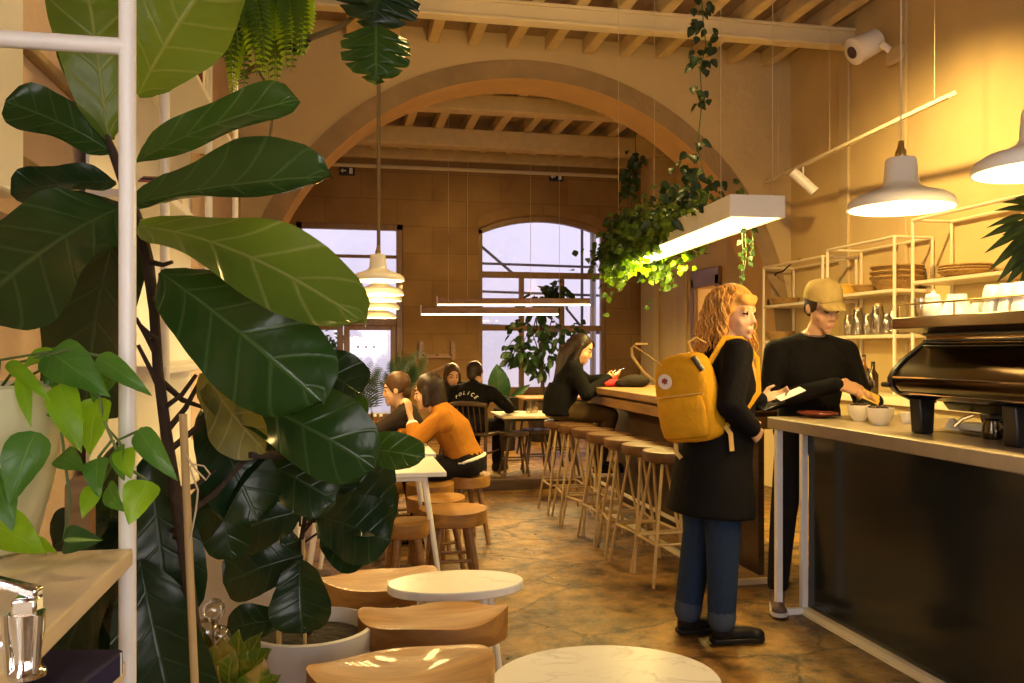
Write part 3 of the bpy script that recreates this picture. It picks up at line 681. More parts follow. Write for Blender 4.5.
# ================================================================== WALL SHELVES on the right wall
def wire_shelf(y0,y1,z0,z1,label,boards,group='wire shelves on the right wall'):
    xf=4.50; xb=XR-.005; t=thing('wire_shelf',label,'shelf',((xf+xb)/2,(y0+y1)/2,z0),group)
    for x in (xf,xb-.02):
        for y in (y0,y1): MB().tube([(x,y,z0),(x,y,z1)],.014,8).build('post',M['goldwire'],t)
        MB().tube([(x,y0,z1),(x,y1,z1)],.014,8).build('rail',M['goldwire'],t)
    for y in (y0,y1): MB().tube([(xf,y,z1),(xb-.02,y,z1)],.012,8).build('rail',M['goldwire'],t)
    for z in boards: MB().span((xf-.01,y0-.01,z-.028),(xb,y1+.01,z)).build('shelf_board',M['goldwire'],t,bevel=.004)
    return t
wire_shelf(7.35,8.5,1.05,2.31,'left cream wire shelf in the corner behind the barista',(1.90,1.52))
wire_shelf(6.28,7.27,1.05,2.36,'middle cream wire shelf holding the big stacked bowls',(1.93,1.55))
wire_shelf(4.55,6.05,1.05,2.46,'right cream wire shelf carrying the drooping plant',(1.97,1.58))
def at_shelf(px,z,x=4.68): p=onx(px,300,x); return V((x,p.y,z))
def bowl(name,label,cat,p,r,h,mat,group=None,n=1,par=None):
    return
def basket_stack(px,z,r,h,n,label,mat='basket',group=None):
    p=at_shelf(px,z); 
    for i in range(n):
        q=p+V((0,0,i*h*.42)); t=thing('woven_bowl',label[i],'bowl',q,group); rr=r*(1-.02*i)
        MB().lathe([(rr*.6,0),(rr*.72,.01),(rr*.9,h*.5),(rr,h),(rr-.012,h),(rr*.86,h*.5),(rr*.6,.02),(.001,.018)],q,32).build('body',M[mat],t)
        MB().tube([q+V((rr*math.cos(a*math.pi/14),rr*math.sin(a*math.pi/14),h)) for a in range(29)],.009,6,caps=False).build('rim',M[mat],t)
basket_stack(897,1.93,.215,.11,3,['large woven bowl lowest of the stack on middle shelf','large woven bowl second of the stack on middle shelf','large woven bowl topmost of the stack on middle shelf'],group='stacked woven bowls')
basket_stack(868,1.93,.13,.07,1,['small woven bowl left of the big bowl stack'])
basket_stack(843,1.93,.13,.10,1,['yellow ceramic bowl left end of the middle shelf'],'yellowc')
basket_stack(966,1.97,.19,.05,3,['flat woven tray lowest of the stack on right shelf','flat woven tray second of the stack on right shelf','flat woven tray topmost of the stack on right shelf'],group='stacked woven trays')
basket_stack(785,1.90,.15,.07,1,['shallow brown bowl on the corner shelf left of the cap'])
p=at_shelf(780,1.52); t=thing('woven_bowl','round bread basket on lower corner shelf behind the ginger hair','basket',p)
MB().lathe([(.10,0),(.15,.05),(.16,.10),(.145,.10),(.13,.05),(.001,.02)],p,28).build('body',M['basket'],t)
# branch vase on the corner shelf
p=at_shelf(771,1.90); t=thing('branch_vase','slim dark vase with a bare bent twig on the corner shelf','vase',p)
MB().lathe([(.03,0),(.045,.03),(.04,.08),(.018,.13),(.022,.15),(.001,.15)],p,20).build('vase_body',M['darkwood'],t)
MB().tube([p+V((0,0,.14)),p+V((0,.02,.28)),p+V((0,-.12,.36)),p+V((0,-.26,.37)),p+V((0,-.42,.43)),p+V((0,-.62,.47))],[.012,.011,.010,.009,.007,.004],6).build('twig',M['trunk'],t)
gi=0
for k,(px,z,r,h) in enumerate(((849,1.55,.045,.20),(858,1.55,.05,.24),(868,1.55,.045,.20),(878,1.55,.055,.26),(888,1.55,.05,.19),(894,1.55,.04,.22),(949,1.58,.055,.22),(962,1.58,.05,.2))):
    p=at_shelf(px,z); t=thing('glass_jar',['first','second','third','fourth','fifth','sixth','seventh','eighth'][k]+' clear glass jar from the left below the bowls on the wall shelves','glass jar',p,'glass jars on the wall shelves')
    MB().lathe([(r*.85,0),(r,.01),(r,h*.75),(r*.8,h*.9),(r*.82,h),(r*.74,h),(r*.72,h*.9),(r*.9,h*.74),(r*.9,.02),(.001,.018)],p,20).build('body',M['tumbler'],t)
    if k in (1,3): MB().lathe([(r*.84,h),(r*.84,h+.02),(.001,h+.025)],p,20).build('lid',M['brass'],t)
# low back bar under the shelves
t=thing('back_bar','long low cream back counter along the right wall behind the barista','counter',(4.5,6.3,0))
MB().span((4.3,3.6,.98),(XR-.01,8.3,1.04)).build('worktop',M['goldwire'],t,bevel=.005); MB().span((4.36,3.6,0),(XR-.01,8.28,.98)).build('cabinet_body',M['plaster'],t,bevel=.004)
for k,(px,h,r,m) in enumerate(((864,.34,.04,'amber'),(873,.28,.045,'steel'),(868,.22,.035,'black'))):
    p=onx(px,380,4.5); p=V((4.5,p.y,1.04)); t=thing('bottle',['tall amber bottle standing on the back counter right of the barista','steel bottle standing on the back counter near the bean cups','short black bottle standing on the back counter by the barista sleeve'][k],'bottle',p,None)
    MB().lathe([(r*.9,0),(r,.01),(r,h*.6),(r*.4,h*.75),(r*.36,h*.95),(.001,h*.95)],p,20).build('body',M[m],t); MB().lathe([(r*.42,h*.95),(r*.42,h),(.001,h)],p,16).build('cap',M['black'],t)
# ================================================================== LONG BAR
BX0,BX1,BY0,BY1,BZ=2.15,2.80,4.72,7.55,1.10
t=thing('long_bar','long wooden bar counter with stools, behind the yellow backpack','bar',(2.45,6.1,0))
MB().span((BX0,BY0,BZ-.055),(BX1,BY1,BZ)).build('bar_top',M['barwood'],t,bevel=.008)
MB().span((BX0+.07,BY0+.02,BZ-.16),(BX1-.07,BY1-.05,BZ-.085)).build('apron',M['barwood'],t,bevel=.006)
MB().span((BX0+.10,BY0+.04,BZ-.085),(BX1-.10,BY1-.08,BZ-.055)).build('batten',M['darkwood'],t)
MB().span((BX0+.34,BY0+.05,.05),(BX0+.38,BY1-.06,BZ-.16)).build('front_panel',M['darkwood'],t,bevel=.004)
for y in (BY0+.03,BY1-.10):
    for x in (BX0+.12,BX1-.13): MB().span((x,y,0),(x+.034,y+.034,BZ-.16)).build('post',M['goldwire'],t,bevel=.003)
    MB().span((BX0+.154,y,0),(BX1-.13,y+.034,.034)).build('floor_rail',M['goldwire'],t,bevel=.003)
MB().span((BX0+.12,BY0+.064,0),(BX0+.154,BY1-.1,.034)).build('floor_rail',M['goldwire'],t,bevel=.003)
MB().tube([(BX0+.16,BY0+.06,.22),(BX0+.16,BY1-.1,.22)],.016).build('foot_rail',M['goldwire'],t)
# bar stools
def make_stool(loc,label):
    t=thing('bar_stool',label,'stool',loc,'bar stools along the long bar'); L=V(loc); H=.80
    MB().lathe([(.13,H-.075),(.165,H-.06),(.172,H-.03),(.168,H-.004),(.15,H),(.1,H-.008),(.001,H-.012)],L,28).build('seat',M['stoolseat'],t)
    ft=[]
    for sx,sy in ((-1,-1),(1,-1),(1,1),(-1,1)):
        a=L+V((sx*.085,sy*.085,H-.07)); b=L+V((sx*.185,sy*.185,0)); ft.append(a+(b-a)*.66)
        MB().tube([a,b],.0105,8).build('leg',M['stoolgold'],t)
    mb=MB()
    for i in range(4): mb.tube([ft[i],ft[(i+1)%4]],.009,6)
    mb.build('foot_ring',M['stoolgold'],t); return t
order=['bar stool at the far end under the seated woman in black','second bar stool from the far end of the long bar','third bar stool from the far end of the long bar','fourth bar stool from the far end, middle of the row','third bar stool counted from the yellow backpack end','second bar stool counted from the yellow backpack end','nearest bar stool, partly hidden by the black coat']
ys=[7.28,6.86,6.46,6.08,5.70,5.34,4.98]
s0=make_stool((1.93,ys[0],0),order[0])
for i in range(1,7): dup(s0,(1.93+.012*i,ys[i],0),R((7,-5,12,3,-9,6,2)[i]),order[i])
# things on the bar
p=onz(613,386.5,BZ); t=tag(MB().ell(p+V((0,0,.03)),(.11,.07,.04)).ell(p+V((.1,.02,.028)),(.08,.06,.03)).ell(p+V((-.06,-.03,.025)),(.06,.05,.025)).build('scarf',M['red'],origin=p,remesh=.012,smooth=180),'crumpled red scarf on the bar in front of the seated woman','scarf')
p=onz(630,387,BZ); t=tag(MB().ell(p+V((0.05,0,.05)),(.13,.09,.06)).ell(p+V((-.05,.02,.035)),(.08,.07,.04)).build('bag',M['charcoal'],origin=p,remesh=.014,smooth=180),'dark soft bag lying on the bar beyond the red scarf','bag')
# ================================================================== PENDANT LAMPS
PENDANTS=[]
def pendant(rim,Rm,label,zc,power,group,name='pendant_lamp'):
    t=thing(name,label,'lamp',rim,group); k=Rm/.225; r=V(rim)
    pr=[(.225,0),(.226,.012),(.215,.04),(.18,.062),(.125,.078),(.082,.098),(.072,.12),(.066,.21),(.060,.222),(.02,.226)]
    inn=[(.018,.218),(.055,.21),(.062,.12),(.078,.088),(.12,.068),(.175,.05),(.208,.03),(.217,.0)]
    MB().lathe([(a*k,b*k) for a,b in pr+inn],r,36,closed=True).build('shade',M['cream'],t,smooth=50)
    MB().lathe([(.022*k,.224*k),(.024*k,.25*k),(.015*k,.27*k),(.012*k,.30*k),(.001,.30*k)],r,16).build('lamp_cap',M['brass'],t)
    MB().tube([r+V((0,0,.29*k)),V((r.x,r.y,zc-.01))],.003 if Rm>.2 else .007,6).build('cord',M['string' if Rm>.2 else 'stembrown'],t)
    MB().lathe([(.001,.02*k),(.035*k,.03*k),(.055*k,.065*k),(.045*k,.10*k),(.03*k,.13*k),(.001,.135*k)],r,20).build('bulb',M['bulb'],t)
    PENDANTS.append((r+V((0,0,-.02)),power)); return t
pz=2.03
p=at(901,209,3.75); pendant(p,.225,'white enamel pendant lamp hanging above the espresso machine',ZB,34,'white pendant lamps over the counter')
q=V((2.40,2.54,p.z)); pendant(q,.225,'white enamel pendant lamp cut by the right picture edge',ZB,34,'white pendant lamps over the counter')
for i,(px,py,Y,l) in enumerate(((378,281,5.5,'nearest white pendant of the row over the left tables'),(379.5,295,6.06,'second white pendant of the row over the left tables'),(379.5,301,6.5,'third white pendant of the row over the left tables'),(379,309,7.1,'fourth white pendant of the row over the left tables'),(377.5,318,7.7,'farthest white pendant of the row over the left tables'))):
    p=at(px,py,Y); pendant(p,.172,l,ZB-.15 if p.y<YA else ZB,15,'white pendant lamps over the left tables')
# ================================================================== PLANTER LIGHT (trough)
ta=at(757,215,5.13); tb=at(632,262,7.87); tz=2.22; ta.z=tb.z=tz
TROUGH=(V(ta),V(tb)); d=(tb-ta); Lt=d.length; dn=d.normalized(); dx=V((dn.y,-dn.x,0))
t=thing('planter_light','long white planter trough with glowing underside hung above the bar','lamp',(ta+tb)/2)
def tbox(name,s0,s1,w0,w1,z0,z1,mat,bev=.004):
    mb=MB(); c=ta+dn*((s0+s1)/2)+dx*((w0+w1)/2)+V((0,0,(z0+z1)/2)); rot=Matrix((( dx.x,dn.x,0),(dx.y,dn.y,0),(0,0,1)))
    mb.box(c,(w1-w0,s1-s0,z1-z0),rot); return mb.build(name,mat,t,bevel=bev)
tbox('side_panel',0,Lt,-.175,-.16,0,.135,M['whitemetal']); tbox('side_panel',0,Lt,.16,.175,0,.135,M['whitemetal'])
tbox('end_panel',-.012,0,-.175,.175,0,.135,M['whitemetal']); tbox('end_panel',Lt,Lt+.012,-.175,.175,0,.135,M['whitemetal'])
tbox('base_plate',0,Lt,-.16,.16,.03,.045,M['whitemetal']); tbox('soil',0,Lt,-.16,.16,.045,.115,M['soil'])
tbox('led_diffuser',.02,Lt-.02,-.135,.135,.008,.03,M['ledstrip'],0)
for s in (.15,Lt-.15):
    for w in (-.168,.168):
        c=ta+dn*s+dx*w; MB().tube([c+V((0,0,.13)),V((c.x,c.y,ZB-.012))],.0022,6).build('suspension_cable',M['string'],t)
# vines in the trough
vt=thing('trailing_vines','mass of green trailing vines spilling out of the hanging trough','plant',(ta+tb)/2+V((0,0,.115)))
mbs=[MB(),MB()]; st=MB(); rr=random.Random(11)
def vine_leaf(p,d,size,seed,which=None,nrm=None):
    which=(0 if rr.random()<.55 else 1) if which is None else which
    leaf(mbs[which],p,p+V(d)*size,size*.78,nrm or (V((rr.uniform(-.6,.6),rr.uniform(-.6,.6),.4))+TC*.9),'heart',.1,.25,.05,5,4,0,seed)
for i in range(1050):
    s=.12+(Lt+.22)*rr.random()**.6; w=rr.gauss(-.05,.16)
    hump=.14+.24*math.exp(-((s-Lt*.62)/.8)**2)
    z=.115+abs(rr.gauss(0,1))*hump*.5
    if abs(w)>.17: z=.16-abs(rr.gauss(0,.05 if s<Lt*.5 else .10+.10*(s>Lt*.85)))
    if s<.35: z=.115+abs(rr.gauss(0,.03)); w=rr.uniform(-.16,.1)
    vine_leaf(ta+dn*s+dx*w+V((0,0,z)),(rr.uniform(-1,1),rr.uniform(-1,1),rr.uniform(-.9,.3)),rr.uniform(.05,.09),i)
for k in range(40):   # strands hanging over the sides
    s=Lt*(.50+.52*rr.random()); sd=-1 if rr.random()<.75 else 1; ln=rr.uniform(.10,.30)*(1.25 if s>Lt*.8 else .55)
    c=ta+dn*s+dx*(sd*.185); pts=[ta+dn*s+dx*sd*.12+V((0,0,.12)),c+V((0,0,.15))]
    for j in range(1,7): pts.append(c+dn*rr.uniform(-.04,.04)+dx*sd*(.02+.02*rr.random())+V((0,0,.13-ln*j/6)))
    st.tube(pts,.0035,5)
    for q in pts[1:]:
        for _ in range(2): vine_leaf(q+V((rr.uniform(-.02,.02),rr.uniform(-.02,.02),0)),(rr.uniform(-.7,.7),rr.uniform(-.7,.7),-.7),rr.uniform(.055,.085),k*20+_,0)
for px,y0,y1 in ((745,238,285),(752,235,262),(742,245,300)):    # thin strand under the near end
    p0=at(px,y0,5.6); p0.z=tz+.0; p1=at(px-3,y1,5.6); st.tube([p0+V((0,0,.02)),(p0+p1)/2+V((.02,0,0)),p1],.003,5)
    for j in range(7): vine_leaf(p0+(p1-p0)*(j/6),(rr.uniform(-.7,.7),rr.uniform(-.7,.7),-.7),.05,j,1)
for i in range(520):   # dense near-side mound over the far two thirds
    s=Lt*(.34+.74*rr.random()); w=rr.uniform(-.30,-.02); f=min(1,(s/Lt-.3)*2.2); z=.10+rr.uniform(-.13,.30)*f+rr.gauss(0,.03)
    vine_leaf(ta+dn*s+dx*w+V((0,0,z)),(rr.uniform(-1,1),rr.uniform(-1,1),rr.uniform(-.9,.3)),rr.uniform(.05,.09),i+3000,0 if z<.12 else None)
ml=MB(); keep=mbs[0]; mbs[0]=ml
for i in range(190):   # lamp-lit yellow put into the leaf colour around the glowing far end
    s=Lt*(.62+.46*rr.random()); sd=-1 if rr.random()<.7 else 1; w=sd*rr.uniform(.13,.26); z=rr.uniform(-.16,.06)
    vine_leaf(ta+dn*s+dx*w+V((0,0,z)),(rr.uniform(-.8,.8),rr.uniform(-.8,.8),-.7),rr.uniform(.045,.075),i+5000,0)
mbs[0]=keep; ml.build('lit_leaves',M['lime'],vt,smooth=180,fix=False)
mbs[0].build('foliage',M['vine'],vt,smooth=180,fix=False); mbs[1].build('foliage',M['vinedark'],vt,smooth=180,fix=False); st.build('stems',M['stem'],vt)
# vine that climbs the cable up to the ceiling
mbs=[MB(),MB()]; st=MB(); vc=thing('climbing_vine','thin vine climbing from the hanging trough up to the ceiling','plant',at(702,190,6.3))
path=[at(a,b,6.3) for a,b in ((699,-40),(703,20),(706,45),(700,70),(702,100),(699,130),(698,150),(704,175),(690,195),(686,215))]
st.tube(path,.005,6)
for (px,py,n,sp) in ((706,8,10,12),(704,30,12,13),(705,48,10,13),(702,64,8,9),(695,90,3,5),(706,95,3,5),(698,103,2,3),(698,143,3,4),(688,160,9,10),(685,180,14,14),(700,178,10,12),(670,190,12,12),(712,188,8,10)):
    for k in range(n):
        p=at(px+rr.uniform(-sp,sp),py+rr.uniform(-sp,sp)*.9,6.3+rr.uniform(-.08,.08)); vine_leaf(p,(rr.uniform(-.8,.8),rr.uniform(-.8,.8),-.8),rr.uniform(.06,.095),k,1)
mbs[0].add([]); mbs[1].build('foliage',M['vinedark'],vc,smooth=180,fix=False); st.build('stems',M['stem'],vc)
# vine on the far post
mbs=[MB(),MB()]; st=MB(); p0=at(634,150,10.2); vf=thing('hanging_vine','dark leafy vine hanging in the far room by the ceiling beam','plant',at(634,200,10.2))
st.tube([V((p0.x,p0.y,4.5)),at(636,165,10.2),at(632,180,10.2),at(628,205,10.2)],.006,6)
for k in range(60):
    u=rr.random(); p=at(636-9*u+rr.uniform(-8,8),152+46*u+rr.uniform(-6,6),10.2+rr.uniform(-.1,.1)); vine_leaf(p,(rr.uniform(-.8,.8),rr.uniform(-.8,.8),-.8),rr.uniform(.07,.12),k,1)
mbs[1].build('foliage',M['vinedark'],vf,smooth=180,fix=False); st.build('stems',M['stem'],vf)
# ================================================================== LINEAR LAMPS in the far room
LINEARS=[]
for (a,b,Y,l) in (((421,312.5),(558,316),10.2,'lower slim wooden linear lamp hanging in the far room'),((437,303),(590,306.5),10.9,'upper slim wooden linear lamp hanging in the far room')):
    A=at(a[0],a[1],Y); B=at(b[0],b[1],Y); A.z=B.z=(A.z+B.z)/2; t=thing('linear_lamp',l,'lamp',(A+B)/2,'linear lamps over the far table')
    MB().bar(A+V((0,0,.045)),B+V((0,0,.045)),.07,.075).build('profile',M['midwood'],t,bevel=.004); MB().bar(A,B,.05,.02).build('led_diffuser',M['ledsoft'],t)
    MB().box(A+V((.0,0,.05)),(.012,.08,.12)).build('end_cap',M['palewood'],t)
    for f in (.2,.8): c=A+(B-A)*f; MB().tube([c+V((0,0,.08)),V((c.x,c.y,ZB-.005 if not 11.8<c.y<12.1 else 4.3))],.0022,6).build('suspension_cable',M['string'],t)
    LINEARS.append((A,B))
# ================================================================== TRACK with spot, wall fixture, wall signs
a=onx(948,98,4.27); a=at(948,98,6.1); b=at(766,185,9.25); b.z=a.z=3.24
if b.y>YA: b=a+(b-a)*((YA-.01-a.y)/(b.y-a.y))
t=thing('lighting_track','thin cream ceiling track running along the right wall','lighting track',(a+b)/2)
MB().bar(a,b,.035,.03).build('rail',M['goldwire'],t,bevel=.004)
MB().bar(a,a+camdir(.9,-.4)*.05+V((0,0,.02)),.03,.03).build('end_feed',M['goldwire'],t)
for f in (.05,.55,.9): c=a+(b-a)*f; MB().tube([c,V((c.x,c.y,ZB-.012))],.0022,6).build('suspension_cable',M['string'],t)
c=a+(b-a)*.72; t=thing('track_spotlight','small white cylinder spotlight clipped under the ceiling track','lamp',c-V((0,0,.02)))
MB().tube([c-V((0,0,.02)),c-V((0,0,.16))],.008,6).build('stem',M['whitemetal'],t); dd=camdir(.45,-.1)*.20+V((0,0,-.20)); c2=c-V((0,0,.16))
MB().tube([c2-dd*.5,c2+dd*.55],.05,16).build('lamp_head',M['whitemetal'],t); MB().tube([c2+dd*.55,c2+dd*.56],.042,16).build('lens',M['black'],t)
c=onx(893,42,XR-.02); t=thing('wall_camera','white round nosed security camera high on the right wall','camera',c)
MB().box(c+V((-.02,-.06,-.14)),(.06,.24,.16)).build('mount_base',M['plaster'],t,bevel=.03); MB().tube([c+V((-.03,0,-.08)),c+V((-.12,0,-.02))],.03).build('bracket',M['whitemetal'],t)
f0=c+V((-.05,.14,.07)); f1=c+V((-.30,.14,-.06)); MB().tube([f0,f0+(f1-f0)*.1,f1,f1+(f1-f0)*.06],[.08,.11,.125,.10],24).build('housing',M['whitemetal'],t); MB().tube([f1+(f1-f0)*.04,f1+(f1-f0)*.09],.055,20).build('lens',M['darkwood'],t)
for px,py,l in ((347,171,'small dark exit sign on the far wall left of the arched window'),(556,177,'small dark exit sign on the far wall above the arched window')):
    c=ony(px,py,YB); t=thing('exit_sign',l,'sign',c,'exit signs on the far wall')
    MB().box(c+V((0,-.012,0)),(.24,.02,.15)).build('plate',M['black'],t,bevel=.004)
    mb=MB(); y=c.y-.026; mb.box((c.x-.05,y,c.z),(.07,.006,.022)); mb.prism([(-.10,0),(-.06,.035),(-.06,-.035)],(c.x-.0,y-.003,c.z),(1,0,0),(0,0,1),(0,.006,0)); mb.build('arrow_mark',M['paper'],t); MB().box((c.x+.06,y,c.z),(.05,.006,.09)).build('figure_mark',M['paper'],t)
# ================================================================== LEFT TABLES
def table(x0,x1,y0,y1,z,label,top,legm,name='cafe_table',group='white cafe tables on the left',zf=0):
    t=thing(name,label,'table',((x0+x1)/2,(y0+y1)/2,zf),group)
    MB().span((x0,y0,z-.028),(x1,y1,z)).build('tabletop',top,t,bevel=.005)
    mb=MB()
    for sx in (0,1):
        for sy in (0,1):
            X=x0+.12+(x1-x0-.24)*sx; Yv=y0+.10+(y1-y0-.2)*sy
            MB().tube([(X,Yv,z-.028),(X+(.10 if sx else -.10),Yv+(.07 if sy else -.07),zf)],[.02,.013],8).build('leg',legm,t)
    
    for ya,yb in ((y0+.08,y0+.11),(y1-.11,y1-.08)): MB().span((x0+.1,ya,z-.06),(x1-.1,yb,z-.028)).build('apron',legm,t)
    return t
table(-.22,.585,4.76,5.48,.735,'nearest white rectangular table with splayed white legs behind big leaves',M['marble'],M['whitemetal'])
table(-.15,.62,5.62,6.26,.735,'second white rectangular table, right behind the nearest one',M['marble'],M['whitemetal'])
table(-.46,.30,6.36,7.15,.735,'third white rectangular table holding the yellow juice glass',M['marble'],M['whitemetal'])
def round_stool(px,py,Y,r,label,th=.085,z=.47,matn='seatwood',legn='midwood',amp=.006,rot=0,group='low round wooden stools by the left tables'):
    p=at(px,py,Y); z=p.z; p.z=0; t=thing('low_stool',label,'stool',p,group)
    seat(t,p,z,r,th,amp,rot,M[matn]); 
    for k in range(4):
        a=rot+R(45+90*k); MB().tube([p+V((.55*r*math.cos(a),.55*r*math.sin(a),z-th+.012)),p+V((.98*r*math.cos(a),.98*r*math.sin(a),0))],[.024,.017],10).build('leg',M[legn],t)
    q=[p+V((.78*r*math.cos(rot+R(45+90*k)),.78*r*math.sin(rot+R(45+90*k)),(z-th)*.46)) for k in range(4)]
    MB().tube([q[0],q[1]],.011,8).build('stretcher',M[legn],t); MB().tube([q[2],q[3]],.011,8).build('stretcher',M[legn],t)
    return t
def seat(t,p,z,r,th,amp,rot,mat,dish=.018,ell=1,w4=0):
    mb=MB(); n=56; rows=[(.001,0),(.3,0),(.55,0),(.75,0),(.88,0),(.96,0),(1.0,-.002)]
    def zt(f,a): return z+amp*f*f*math.cos(2*(a-rot))+w4*f**3*math.cos(4*(a-rot)+.5)-dish*(1-f*f)
    rg=[]
    for f,o in rows: rg.append(mb.add([p+V((f*r*math.cos(2*math.pi*i/n),f*r*ell*math.sin(2*math.pi*i/n),zt(f,2*math.pi*i/n)+o)) for i in range(n)]))
    for f,zz in ((1.0,-.5),(.985,-.94),(.95,-1),(.001,-1)):
        rg.append(mb.add([p+V((f*r*math.cos(2*math.pi*i/n),f*r*ell*math.sin(2*math.pi*i/n),z+th*zz+(amp*.35*math.cos(2*(2*math.pi*i/n-rot)) if zz>-.9 else 0))) for i in range(n)]))
    for a,b in zip(rg,rg[1:]): mb.bridge(a,b,n)
    mb.face([rg[0]+i for i in range(n)]); mb.face([rg[-1]+i for i in range(n)][::-1])
    return mb.build('seat',mat,t,smooth=45)
round_stool(453,508,5.1,.205,'low round wooden stool standing at the right of the white table leg',amp=.004)
round_stool(436,497,5.56,.19,'low round wooden stool just behind the one right of the table leg',rot=.4)
round_stool(405,520,4.82,.14,'low wooden stool under the nearest white table left of its leg',rot=.2)
round_stool(430,483,6.02,.17,'thick low wooden stool beside the second white table',rot=.1,th=.10)
round_stool(466,474,6.28,.18,'low wooden stool carrying the woman in the orange sweater',rot=.3)
round_stool(402,478,6.62,.18,'low wooden stool carrying the man in the charcoal shirt',rot=.3)
# juice, bottles on the third table
p=onz(368,434,.735); t=thing('juice_glass','glass of yellow juice on the table by the man in charcoal','glass',p)
MB().lathe([(.05,0),(.058,.01),(.06,.12),(.055,.12),(.052,.01),(.001,.008)],p,20).build('tumbler',M['tumbler'],t); MB().lathe([(.05,.01),(.053,.095),(.001,.095)],p,20).build('juice',M['juice'],t)
for i,px in enumerate((375,381)):
    p=onz(px,436,.735); t=thing('bottle',['small amber bottle next to the juice glass','small amber bottle between juice glass and orange sweater'][i],'bottle',p)
    MB().lathe([(.026,0),(.03,.01),(.03,.09),(.012,.125),(.012,.16),(.001,.16)],p,16).build('body',M['amber'],t); MB().lathe([(.014,.155),(.014,.172),(.001,.173)],p,12).build('cap',M['paper'],t)
p=onz(386,438,.735); t=thing('salt_shaker','small clear shaker beside the amber bottles','shaker',p); MB().lathe([(.02,0),(.022,.08),(.001,.08)],p,14).build('body',M['tumbler'],t); MB().lathe([(.022,.08),(.018,.1),(.001,.102)],p,14).build('cap',M['chrome'],t)
# ================================================================== FOREGROUND LOW STOOLS AND TABLES
def saddle(px,py,Y,r,th,amp,rot,label,legm,ell=.8,w4=.004):
    p=at(px,py,Y); z=p.z; p.z=0; t=thing('saddle_stool',label,'stool',p,'carved round wooden saddle stools')
    seat(t,p,z,r,th,amp,rot,M['seatwood'],dish=.02,ell=ell,w4=w4)
    for k in range(4):
        a=R(40+90*k); MB().tube([p+V((.6*r*math.cos(a),.6*r*math.sin(a),z-th+.02)),p+V((.86*r*math.cos(a),.86*r*math.sin(a),0))],[.022,.015],10).build('leg',M[legm],t)
    return t
saddle(402,669,2.30,.252,.085,.022,R(14),'carved wooden saddle stool nearest the camera beside the marble table','midwood',.84,.006)
saddle(434,613,2.92,.258,.095,.013,R(-8),'wavy carved wooden saddle stool between the two round white tables','midwood',.58,.009)
saddle(377,577,3.72,.266,.085,.018,R(20),'carved wooden saddle stool behind the small white table by the potted fig','midwood',.7,.007)
def round_table(px,py,Y,r,label,th,ell,legs=4):
    p=at(px,py,Y); z=p.z; p.z=0; t=thing('round_table',label,'table',p,'round white low tables')
    MB().lathe([(r-.004,z-th),(r,z-th+.004),(r,z-.004),(r-.004,z),(.001,z)],p,64,sy=ell).build('tabletop',M['marble'],t,smooth=30)
    for k in range(legs):
        a=R(45+360/legs*k)-AN; MB().tube([p+V((.62*r*math.cos(a),.62*r*ell*math.sin(a),z-th)),p+V((.9*r*math.cos(a),.9*r*ell*math.sin(a),0))],[.017,.012],10).build('leg',M['whitemetal'],t)
    return t
round_table(606,679,2.40,.328,'round white marble low table nearest the camera',.022,.84)
round_table(456,581,3.40,.272,'small round white low table with four white legs',.034,.62)
# ================================================================== FAR ROOM FURNITURE (raised floor)
ZF=.10
p=at(528,415,8.98)
table(p.x-.30,p.x+.55,p.y-.15,p.y+.6,p.z,'pale topped far table with dark legs beyond the step',M['palewood'],M['blackwood'],'dining_table','far dining tables',ZF)
# spindle chair with back to camera
def spindle_chair(c,yaw,label):
    t=thing('spindle_chair',label,'chair',c,'dark spindle chairs',rz=yaw); k=dict(local=True)
    MB().span((-.21,-.2,.43),(.21,.21,.46)).build('seat',M['darkwood'],t,bevel=.012,**k)
    for sx in (-1,1):
        MB().tube([(sx*.17,.17,.43),(sx*.2,.22,0)],[.02,.014]).build('leg',M['darkwood'],t,**k); MB().tube([(sx*.17,-.17,.43),(sx*.2,-.23,0)],[.02,.014]).build('leg',M['darkwood'],t,**k)
        MB().tube([(sx*.185,.10,.27),(sx*.185,-.20,.25)],.01).build('stretcher',M['darkwood'],t,**k)
        MB().tube([(sx*.19,-.18,.46),(sx*.205,-.225,.76)],[.018,.016]).build('back_post',M['darkwood'],t,**k)
    MB().tube([(-.215,-.225,.75),(-.1,-.245,.765),(.1,-.245,.765),(.215,-.225,.75)],.02,8,ry=.026).build('top_rail',M['darkwood'],t,**k)
    for i in range(5):
        x=-.13+.065*i; MB().tube([(x,-.18,.46),(x,-.24,.76)],.008,6).build('spindle',M['darkwood'],t,**k)
    return t
SC=at(479,440,8.98); spindle_chair((SC.x,SC.y,ZF),yaw_of(camdir(.45,.9)),'dark spindle back chair under the man in the black shirt')
def far_stool(px,Y,h,label):
    p=at(px,400,Y); p.z=ZF; t=thing('wooden_stool',label,'stool',p,'dark wooden stools under the far table')
    MB().lathe([(.14,h-.04),(.16,h-.03),(.16,h),(.001,h)],p,20).build('seat',M['darkwood'],t)
    for k in range(4): a=R(45+90*k); MB().tube([p+V((.1*math.cos(a),.1*math.sin(a),h-.04)),p+V((.19*math.cos(a),.19*math.sin(a),0))],.014,8).build('leg',M['darkwood'],t)
    MB().tube([p+V((.155*math.cos(R(45+90*k)),.155*math.sin(R(45+90*k)),h*.38)) for k in (0,1,2,3,0)],.009,6).build('stretcher',M['darkwood'],t)
far_stool(514,8.95,.46,'dark wooden stool left under the far table'); far_stool(536,9.25,.46,'dark wooden stool right under the far table'); far_stool(562,9.9,.46,'dark wooden stool beyond the bar end near the far window')
